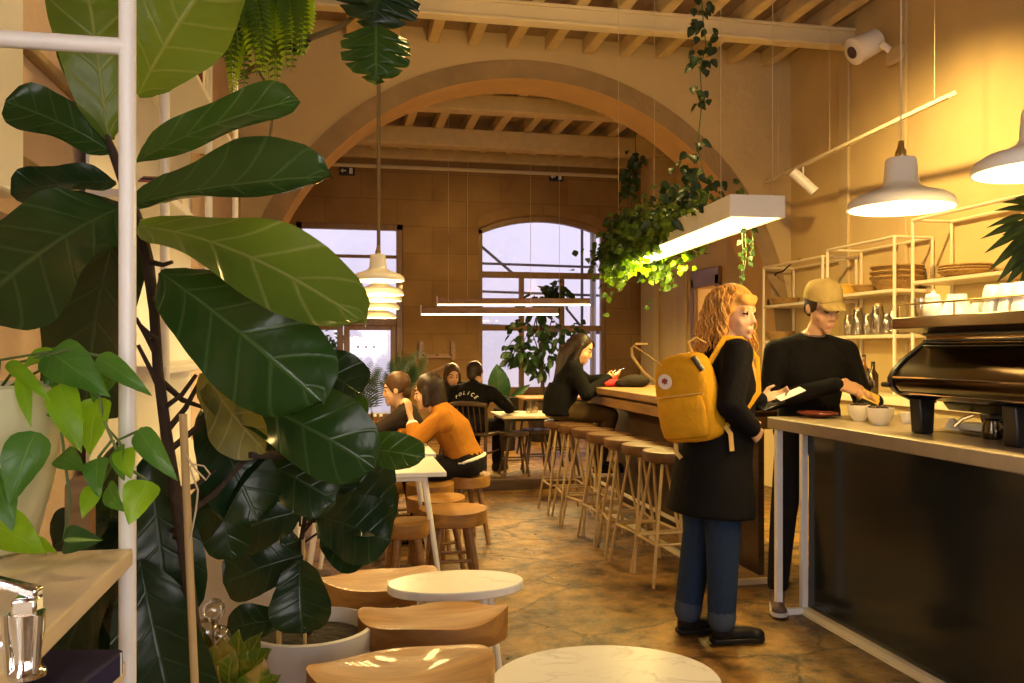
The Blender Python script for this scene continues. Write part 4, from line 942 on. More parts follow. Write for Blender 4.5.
# bench and second far table
p=at(560,412,10.6); table(p.x-.5,p.x+.5,p.y-.3,p.y+.35,ZF+.74,'farther wooden table in front of the arched window',M['midwood'],M['blackwood'],'dining_table','far dining tables',ZF)
FT=p.z if False else at(528,415,8.98).z
p=onz(512,412,FT); t=thing('menu_stand','small dark box on the far table left of the centre plant','box',p); MB().box(p+V((0,0,.09)),(.13,.11,.15),Matrix.Rotation(.4,3,'Z')).build('box_body',M['charcoal'],t,bevel=.02); MB().lathe([(.03,0),(.03,.02),(.001,.02)],p,12).build('base',M['darkwood'],t)
for i,(px,py) in enumerate(((529,413),(535,412.5))):
    p=onz(px,py,FT); cup('glass_tumbler',['clear water glass on the far pale table, left one','clear water glass on the far pale table, right one'][i],'glass',p,.035,.12,M['tumbler'],handle=False,taper=.9)
# wooden rack on the far wall
c=ony(437,356,YB-.02); t=thing('wall_rack','wooden peg rack hung on the lit far wall','rack',c)
MB().box(c+V((0,-.03,0)),(.50,.05,.06)).build('rail',M['midwood'],t); 
for px in (421,453): q=ony(px,352,YB-.04); MB().box(q+V((0,-.02,.02)),(.07,.06,.30)).build('upright',M['midwood'],t)
for dxk in (-.22,0,.22): MB().tube([c+V((dxk,-.03,0)),c+V((dxk,-.14,.04))],.012).build('peg',M['midwood'],t)
q=c+V((0,0,-.22)); MB().bar(q+V((-.25,-.05,-.1)),q+V((.2,-.05,.1)),.04).build('crossbar',M['midwood'],t)
# ================================================================== FOREGROUND SHELF UNIT (left)
c0=onz(133,548,1.12); SX1=c0.x; SY1=c0.y; SZ=1.12
sh=thing('plant_shelf','white metal frame shelf with pale plank at the left picture edge','shelf',(SX1-.25,SY1-.4,0))
PX,PY=SX1-.012,SY1-.03
mb=MB().span((SX1-.52,.42,SZ-.026),(SX1,SY1,SZ)); mb.build('plank',M['palewood'],sh,bevel=.003)
MB().span((SX1-.52,.42,.925),(SX1-.01,SY1,.95)).build('plank',M['palewood'],sh,bevel=.003)
q=at(127.5,300,1.3); 
pr=.0128
MB().tube([(q.x,q.y,0),(q.x,q.y,2.6)],pr,16).build('post',M['whitemetal'],sh)
for x,y in ((SX1-.50,SY1-.02),(SX1-.50,.45),(SX1-.02,.45)): MB().tube([(x,y,0),(x,y,2.6 if x<SX1-.1 else SZ)],pr,16).build('post',M['whitemetal'],sh)
zr=at(100,47,1.3).z
MB().tube([(SX1-.50,q.y,zr),(q.x,q.y,zr)],pr,16).build('rail',M['whitemetal'],sh)
for z in (SZ-.035,.895): MB().tube([(SX1-.5,q.y,z),(q.x,q.y,z)],.009,12).build('rail',M['whitemetal'],sh)
# cream pot with pothos
pc=onz(-26,552,SZ); pot=thing('potted_pothos','trailing pothos with bright green leaves in a cream pot on the shelf','potted plant',(pc.x,pc.y,SZ))
MB().lathe([(.072,0),(.082,.006),(.105,.10),(.122,.20),(.126,.245),(.118,.25),(.112,.24),(.10,.15),(.001,.14)],pc,40).build('pot',M['potcream'],pot)
MB().lathe([(.112,.205),(.112,.22),(.001,.228)],pc,24).build('soil',M['soil'],pot)
def pl(mat,b,t,w,Yb,Yt,kind='heart',n=(0,0),seed=0,name='leaf',par=None,arch=.12,cup=.2,**k):
    B=at(b[0],b[1],Yb); T=at(t[0],t[1],Yt); mb=MB()
    nrm=TC+RV*n[0]+UP*n[1]
    leaf(mb,B,T,pxw(w,(Yb+Yt)/2),nrm,kind,arch,cup,.04,seed=seed,nu=16,nv=8,**k)
    return mb.build(name,M[mat],par,smooth=180,fix=False),B
st=MB(); root=V(pc)+V((.03,0,.235))
for i,(m,b,t,w,Y,nn) in enumerate((
 ('pothos',(50,352),(108,394),46,1.24,(.1,.5)),('lime',(8,362),(52,402),16,1.2,(.3,.6)),('lime',(22,375),(30,426),16,1.2,(.3,.2)),
 ('pothos',(98,357),(150,394),24,1.22,(0,.5)),('lime',(56,352),(20,368),24,1.25,(0,.9)),('lime',(60,385),(80,452),34,1.22,(.2,.2)),('lime',(100,398),(88,456),38,1.25,(-.1,.2)),
 ('pothos',(36,432),(8,505),44,1.15,(.2,.1)),('lime',(-12,522),(44,552),46,1.16,(.1,.8)),('pothos',(98,458),(97,496),27,1.2,(0,.1)),
 ('lime',(124,449),(130,478),24,1.19,(.2,.1)),('pothos',(120,446),(122,480),24,1.2,(-.5,.1)),('lime',(148,481),(128,524),37,1.17,(0,.15)),('pothos',(138,430),(176,480),26,1.2,(.1,.3)),
 ('pothos',(108,486),(124,512),24,1.21,(-.3,.1)),('lime',(95,487),(82,518),20,1.21,(.2,.0)),('varieg',(64,540),(100,540),30,1.18,(0,.35)),('pothos',(60,455),(84,470),26,1.23,(0,.6)),
 ('lime',(30,540),(56,552),14,1.2,(0,.9)),('pothos',(68,350),(46,392),34,1.27,(.3,.4)),('pothos',(112,372),(92,402),34,1.26,(-.2,.5)),('pothos',(-5,470),(12,530),34,1.17,(.5,.2)))):
    o,B=pl(m,b,t,w,Y,Y-.03,n=nn,seed=i,par=pot)
for pts in (((0,360),(50,352)),((20,362),(70,350),(100,356)),((60,360),(100,398),(104,425),(118,440),(138,431)),((104,420),(112,440),(98,458)),((118,440),(122,447)),((113,440),(120,462),(146,480)),((118,455),(100,486)),((40,420),(36,432)),((60,420),(70,500),(64,540)),((-10,440),(-20,500),(-12,522))):
    MB().tube([root]+[at(a,b,1.235) for a,b in pts] if pts[0][0]<61 else [at(a,b,1.22) for a,b in pts],.0022,6).build('stem',M['stem'],pot)
# rounded wooden plaque
p=onz(77,549,SZ); p=at(77,540,1.30); p.z=SZ; t=thing('wooden_plaque','small round topped wooden board standing on the shelf behind the pothos','board',p)
poly=[(-.018,0),(.018,0)]+[(.018*math.cos(a),.088+.018*math.sin(a)) for a in [math.pi*i/10 for i in range(11)]]
MB().prism(poly,p,RV*.95+FV*.3,UP,FV*.02).build('board',M['midwood'],t,bevel=.002)
# chrome tap standing on the plank
p=onz(27,676,SZ); t=thing('chrome_tap','polished chrome tap fitting standing on the pale shelf plank','tap',p)
k=.74/850
def L(px,py): return at(px,py,p.dot(FV))
b0=p; top=V((p.x,p.y,L(27,612).z))
h=top.z-SZ
MB().lathe([(.016,0),(.0165,.004),(.012,.01),(.0115,h*.35),(.0150,h*.75),(.0155,h),(.001,h)],p,28).build('body',M['chrome'],t)
MB().box(top+V((0,0,.006)),(.022,.022,.018)).build('valve_block',M['chrome'],t,bevel=.003)
a0=top+V((0,0,.018)); a1=at(-20,578,p.dot(FV))
MB().bar(a0+RV*.012,a1,.014,.010).build('lever',M['chrome'],t,bevel=.003)
MB().tube([V((p.x,p.y,SZ+h*.5)),V((p.x,p.y,SZ+h*.5))-RV*.05],.008,16).build('inlet_pipe',M['chrome'],t)
for s in (-1,1): MB().tube([p+RV*(.0125*s)-FV*.008+V((0,0,.006)),p+RV*(.016*s)-FV*.008+V((0,0,h))],.0035,8).build('grip_rib',M['chrome'],t)
# navy book on the lower plank
bp=at(80,672,1.12); t=thing('navy_book','navy book with a white band lying on the lower shelf plank','book',V((bp.x,bp.y,.975)))
A=at(38,676,.95); B=at(121,664,1.16); A.z=B.z=.99; d=(B-A).normalized(); n=V((d.y,-d.x,0))
A-=n*.0; 
def bk(name,f0,f1,w0,w1,z0,z1,mat,bev=.003):
    z0+=.022; z1+=.022; mb=MB(); Lb=(B-A).length; c=A+d*(Lb*(f0+f1)/2)-n*((w0+w1)/2); c.z=(z0+z1)/2
    mb.box(c,(Lb*(f1-f0),abs(w1-w0),z1-z0),Matrix(((d.x,-n.x,0),(d.y,-n.y,0),(0,0,1)))); return mb.build(name,M[mat],t,bevel=bev)
bk('cover',0,1,0,.15,.955,.960,'navy',.002); bk('cover',0,1,0,.15,.985,.990,'navy',.002); bk('pages',.0,.985,.006,.147,.960,.985,'paper'); bk('spine',0,1,-.004,.004,.955,.990,'navy',.004); bk('white_band',.945,.96,-.0052,.0,.957,.988,'paper',.0)
bp=at(105,684,1.2); t=thing('wooden_block','small pale wooden block under the navy book','block',V((bp.x,bp.y,.95))); MB().box((A+B)/2+V((0,0,0))-n*.07+V((0,0,.9635-.99)),(.16,.12,.026),Matrix(((d.x,-n.x,0),(d.y,-n.y,0),(0,0,1)))).build('block_body',M['palewood'],t,bevel=.003)
# ================================================================== TALL FIDDLE-LEAF FIG
fg=thing('fiddle_leaf_fig','tall fiddle leaf fig with huge glossy leaves just behind the white shelf post','potted plant',V((at(200,683,1.75).x,at(200,683,1.75).y,0)))
b=at(200,683,1.75); 
MB().lathe([(.12,0),(.13,.01),(.16,.36),(.165,.40),(.155,.40),(.148,.34),(.001,.33)],V((b.x,b.y,0)),32).build('pot',M['charcoal'],fg)
MB().lathe([(.149,.335),(.149,.35),(.001,.355)],V((b.x,b.y,0)),20).build('soil',M['soil'],fg)
tr=MB(); tr.tube([V((b.x,b.y,.33)),at(196,640,1.75),at(180,520,1.75),at(166,432,1.76),at(158,370,1.76),at(154,310,1.77),at(148,262,1.77),at(140,225,1.77),at(126,190,1.76),at(112,150,1.75),at(106,135,1.75)],[.014,.0135,.0125,.0115,.0105,.0105,.0125,.011,.010,.009,.006],10)
for a,c in (((159,388),(138,345)),((156,355),(136,318)),((164,408),(196,375)),((158,340),(140,325)),((150,262),(172,262)),((149,262),(142,232)),((118,170),(128,150)),((128,200),(116,218))): tr.tube([at(a[0],a[1],1.76),at((a[0]+c[0])/2+2,(a[1]+c[1])/2+3,1.75),at(c[0],c[1],1.74)],[.006,.005,.004],8)
tr.build('trunk',M['trunk'],fg)
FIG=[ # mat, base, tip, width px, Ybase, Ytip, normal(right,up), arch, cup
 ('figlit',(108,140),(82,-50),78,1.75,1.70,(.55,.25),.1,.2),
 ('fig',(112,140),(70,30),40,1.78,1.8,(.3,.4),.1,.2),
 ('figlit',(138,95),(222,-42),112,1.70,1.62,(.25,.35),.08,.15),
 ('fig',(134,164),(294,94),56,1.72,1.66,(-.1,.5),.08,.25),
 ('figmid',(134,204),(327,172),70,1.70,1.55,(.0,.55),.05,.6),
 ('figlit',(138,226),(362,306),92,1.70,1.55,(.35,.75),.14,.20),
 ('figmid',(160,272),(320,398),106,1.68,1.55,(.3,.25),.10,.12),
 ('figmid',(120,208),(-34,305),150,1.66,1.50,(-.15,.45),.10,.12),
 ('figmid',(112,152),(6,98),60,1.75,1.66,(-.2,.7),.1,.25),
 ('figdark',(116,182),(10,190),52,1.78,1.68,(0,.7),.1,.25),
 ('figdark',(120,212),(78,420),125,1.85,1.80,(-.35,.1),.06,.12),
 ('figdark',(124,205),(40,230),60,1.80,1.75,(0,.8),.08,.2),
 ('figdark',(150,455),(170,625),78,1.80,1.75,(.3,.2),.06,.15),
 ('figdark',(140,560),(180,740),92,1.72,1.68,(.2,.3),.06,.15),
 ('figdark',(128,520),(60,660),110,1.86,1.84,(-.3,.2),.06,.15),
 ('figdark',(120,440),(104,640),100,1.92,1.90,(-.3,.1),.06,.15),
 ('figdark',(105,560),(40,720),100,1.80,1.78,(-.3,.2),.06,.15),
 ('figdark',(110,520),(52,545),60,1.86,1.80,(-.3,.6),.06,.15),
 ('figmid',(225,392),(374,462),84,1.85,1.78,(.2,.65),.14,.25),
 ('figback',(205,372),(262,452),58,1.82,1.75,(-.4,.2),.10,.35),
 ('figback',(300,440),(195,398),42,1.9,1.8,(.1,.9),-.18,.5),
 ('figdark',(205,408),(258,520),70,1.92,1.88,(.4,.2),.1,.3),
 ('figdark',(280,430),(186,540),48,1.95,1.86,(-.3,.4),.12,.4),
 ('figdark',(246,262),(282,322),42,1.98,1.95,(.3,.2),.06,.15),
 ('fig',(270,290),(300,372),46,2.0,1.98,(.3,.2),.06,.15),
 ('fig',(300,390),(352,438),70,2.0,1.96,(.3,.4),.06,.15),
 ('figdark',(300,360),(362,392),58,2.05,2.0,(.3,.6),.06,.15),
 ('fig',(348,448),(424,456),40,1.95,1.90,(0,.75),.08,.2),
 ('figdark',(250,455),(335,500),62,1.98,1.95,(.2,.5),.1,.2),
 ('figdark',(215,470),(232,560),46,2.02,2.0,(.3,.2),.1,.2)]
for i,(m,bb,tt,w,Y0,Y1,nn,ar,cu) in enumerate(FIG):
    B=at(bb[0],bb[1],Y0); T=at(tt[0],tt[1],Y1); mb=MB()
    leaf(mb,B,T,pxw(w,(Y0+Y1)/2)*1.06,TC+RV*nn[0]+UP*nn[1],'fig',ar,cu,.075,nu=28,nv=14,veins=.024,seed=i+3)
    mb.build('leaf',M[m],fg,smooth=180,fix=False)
tw=MB()
for a,c in (((166,432),(205,372)),((170,450),(225,392)),((176,490),(215,470)),((180,520),(250,455)),((225,392),(300,390)),((205,372),(270,290)),((160,380),(205,408)),((152,300),(246,262)),((250,455),(348,448)),((178,505),(150,455)),((182,530),(140,560)),((182,530),(128,520)),((170,450),(120,440)),((250,455),(300,440))):
    tw.tube([at(a[0],a[1],1.76),at((a[0]+c[0])/2,(a[1]+c[1])/2+6,1.82),at(c[0],c[1],1.86)],[.007,.006,.004],8)
tw.build('branches',M['trunk'],fg)
mb=MB().tube([V((at(190,600,1.62).x,at(190,600,1.62).y,.37)),at(193,640,1.60),at(183,416,1.60)],.0075,8); mb.v
mb=MB(); s0=at(183,414,1.60); s1=at(195,690,1.60); mb.tube([s0,s1,s1+(s1-s0)*.62],.0075,10); mb.build('bamboo_stake',M['stake'],fg)
loop=[at(x,y,1.59) for x,y in ((186,455),(196,470),(206,480),(210,474),(204,466),(192,464),(190,468),(198,490),(196,510),(190,540))]; MB().tube(loop,.0018,6).build('tie_string',M['string'],fg)
# ================================================================== FIG IN THE WHITE POT
pb=at(310,640,2.84); pb.z=0; PZ=.50
f2=thing('potted_fig','dark leaved fig growing in the white pot beside the saddle stools','potted plant',pb)
MB().lathe([(.15,0),(.16,.01),(.20,.30),(.212,PZ),(.20,PZ+.004),(.19,PZ-.02),(.18,PZ-.06),(.001,PZ-.07)],pb,48).build('pot',M['potwhite'],f2)
MB().lathe([(.184,PZ-.065),(.186,PZ-.045),(.09,PZ-.03),(.001,PZ-.028)],pb,28).build('soil',M['soil'],f2)
mb=MB(); Yc=2.75
for a,c,r in (((279,640),(276,470),.008),((305,640),(303,540),.006)): 
    mbs_=MB(); q0=at(a[0],a[1],Yc); mbs_.tube([V((q0.x,q0.y,PZ-.04)),at(c[0],c[1],Yc)],r,8); mbs_.build('stake',M['stake'],f2)
tr=MB(); tr.tube([V((pb.x,pb.y,PZ-.04)),at(298,560,2.78),at(308,500,2.80),at(318,450,2.8)],[.010,.009,.007,.005],8)
F2=[((300,512),(230,532),62,2.7,(-.3,.3)),((302,556),(222,582),58,2.68,(-.2,.4)),((300,560),(302,634),62,2.62,(.1,.2)),((318,515),(390,540),72,2.66,(.3,.3)),((318,500),(396,510),70,2.72,(.3,.5)),
 ((312,522),(345,470),60,2.75,(.3,.3)),((304,500),(262,452),70,2.78,(-.2,.3)),((330,480),(394,478),50,2.8,(.2,.7)),((300,540),(256,560),70,2.75,(-.2,.3)),((322,530),(368,560),50,2.7,(.4,.2)),((300,480),(250,500),66,2.82,(-.3,.4)),((330,500),(310,440),60,2.85,(.1,.4)),((290,620),(226,628),42,2.64,(-.1,.9))]
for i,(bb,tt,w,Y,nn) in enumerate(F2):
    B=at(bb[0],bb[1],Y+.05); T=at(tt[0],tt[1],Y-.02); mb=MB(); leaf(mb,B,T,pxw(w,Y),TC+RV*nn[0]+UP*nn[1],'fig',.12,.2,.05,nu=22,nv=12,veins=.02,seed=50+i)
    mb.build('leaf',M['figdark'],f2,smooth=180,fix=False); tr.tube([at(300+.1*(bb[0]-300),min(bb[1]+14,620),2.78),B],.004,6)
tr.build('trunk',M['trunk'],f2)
# ================================================================== CROTON at the bottom left
cb=at(232,700,2.12); cb.z=0; cr=thing('croton_plant','low mottled croton with brown and green leaves at the bottom left','potted plant',cb)
MB().lathe([(.10,0),(.11,.01),(.13,.52),(.125,.53),(.115,.52),(.11,.48),(.001,.47)],cb,32).build('pot',M['charcoal'],cr)
sm=MB()
CR=[((228,690),(222,640),40,2.05),((240,690),(268,650),40,2.02),((225,700),(196,650),36,2.05),((248,690),(236,632),42,2.1),((250,700),(276,676),36,1.98),((220,705),(206,676),44,1.98),((240,705),(248,668),40,1.96),((215,690),(200,630),26,2.14),((240,690),(258,634),34,2.15),((214,700),(190,664),34,2.0),((222,688),(212,648),36,2.0),((232,694),(230,655),38,1.95),((205,712),(216,668),40,1.93),((252,706),(262,664),42,1.93)]
for i,(bb,tt,w,Y) in enumerate(CR):
    B=at(bb[0],bb[1],Y+.04); T=at(tt[0],tt[1],Y); mb=MB(); leaf(mb,B,T,pxw(w,Y),TC+RV*rnd.uniform(-.4,.4)+UP*.5,'oval',.15,.25,.1,nu=16,nv=8,seed=80+i); mb.build('leaf',M['croton'],cr,smooth=180,fix=False)
    sm.tube([V((cb.x,cb.y,.47)),(B+V((cb.x,cb.y,.6)))/2,B],.004,6)
sm.build('stems',M['stembrown'],cr)
# glass globes on thin rods stuck in the croton pot
for i,(px,py,r) in enumerate(((213,610,.030),(206,632,.036),(219,636,.028))):
    c=at(px,py,2.17); t=thing('glass_globe',['upper small clear glass globe beside the bamboo stake','left clear glass globe beside the bamboo stake, above the croton','right clear glass globe above the croton leaves'][i],'glass ball',V((cb.x,cb.y,.47)),'clear glass globes above the croton')
    MB().ell(c,(r,r,r),None,24,16).build('globe',M['tumbler'],t,smooth=180); MB().tube([c-V((0,0,r)),V((c.x,c.y,.47)) if (V((c.x,c.y,0))-V((cb.x,cb.y,0))).length<.1 else V((cb.x+.02*i,cb.y,.47))],.003,6).build('rod',M['stembrown'],t)
# ================================================================== WHITE BOOKCASE on left wall, side cabinet
bx=thing('wall_shelf','tall white open shelf with books on left wall behind the fig','shelf',(-.8,4.5,.8),None)
XF=-.64; zs=(2.66,2.01); y0,y1=3.35,5.50
for y in (y0,4.42,y1): 
    MB().tube([(XF,y,.84),(XF,y,3.35)],.018,10).build('post',M['whitemetal'],bx)
for z in zs+(1.36,.87,3.30): MB().span((XL+.04,y0-.02,z-.03),(XF+.012,y1+.02,z)).build('shelf_board',M['white'],bx,bevel=.004)
MB().span((XL+.038,y0,.84),(XL+.05,y1,3.3)).build('back_panel',M['white'],bx)
y2=onx(247,270,XF).y
for z in (2.08,1.86,1.74): MB().tube([(XF,y1,z),(XF,y2,z)],.012,8).build('rail',M['whitemetal'],bx)
MB().tube([(XF,y2,.84),(XF,y2,2.1)],.014,8).build('post',M['whitemetal'],bx)
bcols=['navy','black','charcoal','midwood','palewood','olive','boot','terracotta_red','navy','paper']
def books(z,y,n,l,grp,hs):
    for i in range(n):
        w=.025+.02*((i*7)%3)/2; h=hs+.05*((i*5)%4)/3; t=thing('book',l[i],'book',(XL+.18,y,z),grp); m=M[bcols[(i*3+n)%10]]
        MB().span((XL+.08,y,z),(XL+.27,y+w,z+h)).build('cover',m,t,bevel=.003); MB().span((XL+.085,y+.004,z+.004),(XL+.272,y+w-.004,z+h-.004)).build('pages',M['paper'],t); y+=w+.004
O=['first','second','third','fourth','fifth','sixth','seventh']
books(2.66,onx(190,140,XF-.1).y,7,[o+' book from the left in the dark row on upper white shelf' for o in O],'books on the upper white shelf',.2)
books(2.01,onx(168,240,XF-.1).y,4,[o+' small book from the left on the lower white shelf' for o in O],'books on the lower white shelf',.14)
p=onx(203,150,XF-.12); t=thing('storage_box','brown cardboard box right of the books on upper white shelf','box',V((XL+.17,p.y+.55,2.66)))
c=V((XL+.17,p.y+.55,2.66)); MB().box(c+V((0,0,.11)),(.2,.26,.22)).build('box_body',M['basket'],t,bevel=.004); MB().box(c+V((0,0,.215)),(.215,.275,.035)).build('lid',M['midwood'],t,bevel=.004)
p=onx(230,250,XF-.12); c=V((XL+.17,p.y,2.01)); t=thing('storage_box','tan box at the right end of the lower white shelf','box',c); MB().box(c+V((0,0,.12)),(.2,.28,.24)).build('box_body',M['midwood'],t,bevel=.004); MB().box(c+V((0,0,.24)),(.21,.29,.03)).build('lid',M['basket'],t,bevel=.004)
p=onz(245,520,.78); t=thing('side_cabinet','white low cabinet by left wall behind the white potted fig','cabinet',(-.5,3.62,0))
MB().span((XL+.06,3.40,.0),(-.16,3.95,.76)).build('cabinet_body',M['white'],t,bevel=.004); MB().span((XL+.05,3.38,.76),(-.14,3.97,.785)).build('worktop',M['white'],t,bevel=.004)
for a,b in ((XL+.09,-.57),(-.55,-.19)): 
    d_=MB().span((a,3.385,.05),(b,3.40,.73)).build('door',M['white'],t,bevel=.004); MB().tube([(b-.04,3.37,.45),(b-.04,3.37,.6)],.008,8).build('handle',M['whitemetal'],d_)
# ================================================================== FERN on top, MONSTERA
fc=at(250,-25,3.1); fe=thing('hanging_fern','bright green fern spilling over the top of the white shelf','potted plant',fc)
pz_=MB(); pz_.lathe([(.09,-.16),(.12,-.02),(.13,0),(.115,0),(.1,-.03),(.001,-.04)],fc,28); pz_.build('pot',M['potwhite'],fe)
MB().tube([fc+V((.12,0,0)),V((fc.x,fc.y,ZB-.01)),fc-V((.12,0,0))],.003,6).build('hanger',M['string'],fe)
fm=MB(); fm2=MB(); rr=random.Random(5)
def frond(mb,base,mid,tip,lw,n,nrm,seed,wf=.5):
    base,mid,tip=V(base),V(mid),V(tip)
    def bz(u): return base*(1-u)**2+mid*2*u*(1-u)+tip*u*u
    st.tube([bz(i/8) for i in range(9)],.0013,5)
    for i in range(n):
        u=.08+.92*i/n; p=bz(u); t=(bz(min(u+.03,1))-bz(max(u-.03,0))).normalized(); s=V(nrm).cross(t)
        if s.length<1e-3: continue
        s.normalize(); L_=lw*(math.sin(math.pi*min(.95,u*.85+.12))**.7)
        for sg in (-1,1): leaf(mb,p,p+(s*sg*.92+t*.4)*L_,L_*wf,V(nrm)+V((0,0,.2)),'lance',.1,.2,.02,4,2,0,seed)
st=MB()
for k in range(84):
    tx=rr.uniform(190,306); ty=rr.uniform(30,92) if 226<tx<296 else rr.uniform(15,62)
    Yt=3.1-rr.uniform(-.25,.35); B=fc+V((rr.uniform(-.05,.05),rr.uniform(-.05,.05),.0)); T=at(tx,ty,Yt); Md=(B+T)/2+V((0,0,.20))+RV*((tx-258)/850*2.0)
    frond(fm if k%5<2 else fm2,B,Md,T,.058,30,TC+V((rr.uniform(-.5,.5),0,.3)),k)
T=at(232,96,2.95); frond(fm,fc,at(236,20,2.95),T,.045,40,TC,77)
fm.build('foliage',M['fern'],fe,smooth=180,fix=False); fm2.build('foliage',M['fernshade'],fe,smooth=180,fix=False); st.build('stems',M['stemlime'],fe)
# monstera
mo=thing('monstera_plant','monstera stem with two split leaves hanging at the top centre left','plant',at(275,55,3.2)); ms=MB()
ms.tube([at(243,75,3.3),at(262,62,3.25),at(280,48,3.2),at(310,38,3.15),at(340,27,3.12),at(362,10,3.1),at(378,-30,3.1)],[.012,.013,.013,.012,.010,.008,.006],8); ms.tube([at(243,75,3.3),at(258,70,3.28),at(270,88,3.25),at(274,110,3.22),at(268,150,3.25)],.006,6)
ms.tube([at(362,10,3.1),at(380,22,3.05),at(372,34,3.02)],.005,6)
ms.tube([at(378,-30,3.1),at(360,-60,3.15),at(330,-78,3.2)],[.006,.007,.008],8); ms.build('stem',M['stembrown'],mo)
mp_=at(326,-84,3.2); MB().lathe([(.08,-.18),(.11,-.02),(.12,0),(.105,0),(.09,-.04),(.001,-.05)],mp_,28).build('pot',M['potwhite'],mo); MB().tube([mp_+V((.11,0,0)),V((mp_.x,mp_.y,ZB-.01)),mp_-V((.11,0,0))],.003,6).build('hanger',M['string'],mo)
def monstera(b,t,w,Y,mat,seed):
    B=at(b[0],b[1],Y); T=at(t[0],t[1],Y-.04); mb=MB(); ax=T-B; Lg=ax.length; tn=ax.normalized(); n=(TC+UP*.3+RV*.2); n=(n-tn*n.dot(tn)).normalized(); c=tn.cross(n); W=pxw(w,Y)/2; r=random.Random(seed)
    # lobed blade: central strip plus finger lobes on both sides
    N_=72
    for sd in (-1,1):
        k0=len(mb.v); 
        for i in range(N_+1):
            u=i/N_; wd=W*max(prof('oval',min(1,u*.94+.06)),prof('heart',u))
            slot=abs(((u*4.6+.12*sd)%1)-.5)*2   # 0 centre of lobe .. 1 slot
            cut=1-.80*min(1,max(0,(slot-.76)/.10)) if .14<u<.92 else 1
            for j in range(7):
                s=j/6; x=min(s,cut)*wd; mb.add([B+ax*(u+ .10*s*(1-u))+c*(sd*x)+n*(-.10*W*s*s*2+.03*Lg*math.sin(u*3))])
        for i in range(N_):
            for j in range(6):
                a=k0+i*7+j; q=a+7; u0,u1=i/N_,(i+1)/N_; v0,v1=.5+.5*sd*j/6,.5+.5*sd*(j+1)/6
                f=(a,a+1,q+1,q) if sd>0 else (a+1,a,q,q+1); uvs=((u0,v0),(u0,v1),(u1,v1),(u1,v0)) if sd>0 else ((u0,v1),(u0,v0),(u1,v0),(u1,v1)); mb.face(f,uvs)
    mb.build('leaf',M[mat],mo,smooth=180,fix=False)
monstera((376,22),(376,82),70,3.02,'fig',1); monstera((384,-30),(372,28),84,3.05,'figdark',2); monstera((290,22),(298,52),34,3.15,'figdark',3)
# ================================================================== PALM / PLANT on the right shelf, far plants
pp=at_shelf(1040,1.97,4.62); dp=thing('drooping_plant','dark drooping leaved plant on right wall shelf at the picture edge','potted plant',pp)
MB().lathe([(.08,0),(.09,.01),(.11,.18),(.115,.20),(.105,.20),(.1,.17),(.001,.16)],pp,28).build('pot',M['charcoal'],dp)
fm=MB(); st=MB(); Yp=pp.dot(FV)
for i,(a,b,w) in enumerate((((1028,222),(984,236),9),((1030,226),(988,250),10),((1032,230),(992,268),11),((1034,235),(1000,280),12),((1036,240),(1008,284),12),((1038,245),(1018,296),13),((1030,216),(990,225),8),((1034,212),(998,208),8),((1036,208),(1006,200),9),((1040,205),(1018,196),10),((1040,250),(1030,290),13),((1044,225),(1012,250),16),((1044,235),(1014,268),16),((1046,220),(1006,232),14))):
    B=at(a[0],a[1],Yp); T=at(b[0],b[1],Yp-.15); leaf(fm,B,T,pxw(w,Yp),TC+UP*.4,'lance',.16,.2,.03,10,4,0,i); st.tube([pp+V((0,0,.17)),(pp+B)/2+V((0,0,.18)),B],.005,6)
fm.build('foliage',M['palm'],dp,smooth=180,fix=False); st.build('stems',M['stembrown'],dp)
def tree(base,crown,n,size,label,name='potted_tree',trunk=True,seed=1,pot=.2,mat='vinedark'):
    t=thing(name,label,'potted plant',base); B=V(base); r=random.Random(seed)
    MB().lathe([(pot*.7,0),(pot*.75,.01),(pot*.95,.32),(pot,.36),(pot*.93,.36),(pot*.9,.30),(.001,.3)],B,28).build('pot',M['charcoal'],t)
    fm=MB(); st=MB(); top=V(crown[0][0]); st.tube([B+V((0,0,.3)),B*.6+top*.4+V((.03,0,0)),top],[.035,.03,.015],8)
    for c,rad in crown:
        c=V(c); st.tube([top*.5+B*.5+V((0,0,.2)),(top+c)/2,c],.010,6)
        for k in range(n):
            d=V((r.gauss(0,1),r.gauss(0,1),r.gauss(0,.8))).normalized()*rad*r.random()**.45; p=c+d; q=(d.normalized()*.5+V((r.uniform(-.5,.5),r.uniform(-.5,.5),-.6)))
            leaf(fm,p,p+q*size,size*.55,V((r.uniform(-1,1),r.uniform(-1,1),.6)),'oval',.1,.2,.04,4,2,0,k)
    st.build('trunk',M['trunk'],t); fm.build('foliage',M[mat],t,smooth=180,fix=False); return t
b=at(541,430,12.3); b.z=ZF
tree((b.x,b.y,ZF),[(at(540,300,12.2),.26),(at(532,335,12.2),.42),(at(565,335,12.2),.34),(at(545,355,12.2),.40),(at(520,352,12.2),.22),(at(555,290,12.2),.16)],60,.17,'leafy potted tree in front of the arched far window')
b=at(505,425,11.2); t=thing('rubber_plant','small plant with one big upright leaf before the arched window','potted plant',V((b.x,b.y,ZF+.0)))
MB().lathe([(.12,0),(.13,.01),(.15,.55),(.14,.56),(.001,.5)],V((b.x,b.y,ZF)),24).build('pot',M['charcoal'],t); mb=MB(); leaf(mb,at(500,408,11.2),at(497,364,11.15),pxw(24,11.2),TC+RV*.2,'oval',.05,.2,.02,14,8,0,3); mb.build('leaf',M['figdark'],t,smooth=180,fix=False)
mb=MB(); leaf(mb,at(506,404,11.2),at(530,384,11.1),pxw(8,11.2),TC+UP*.4,'oval',.05,.2,.02,10,6,0,4); mb.build('leaf',M['figdark'],t,smooth=180,fix=False)
MB().tube([V((b.x,b.y,ZF+.5)),at(502,412,11.2),at(500,406,11.2)],.012,6).build('stem',M['trunk'],t)
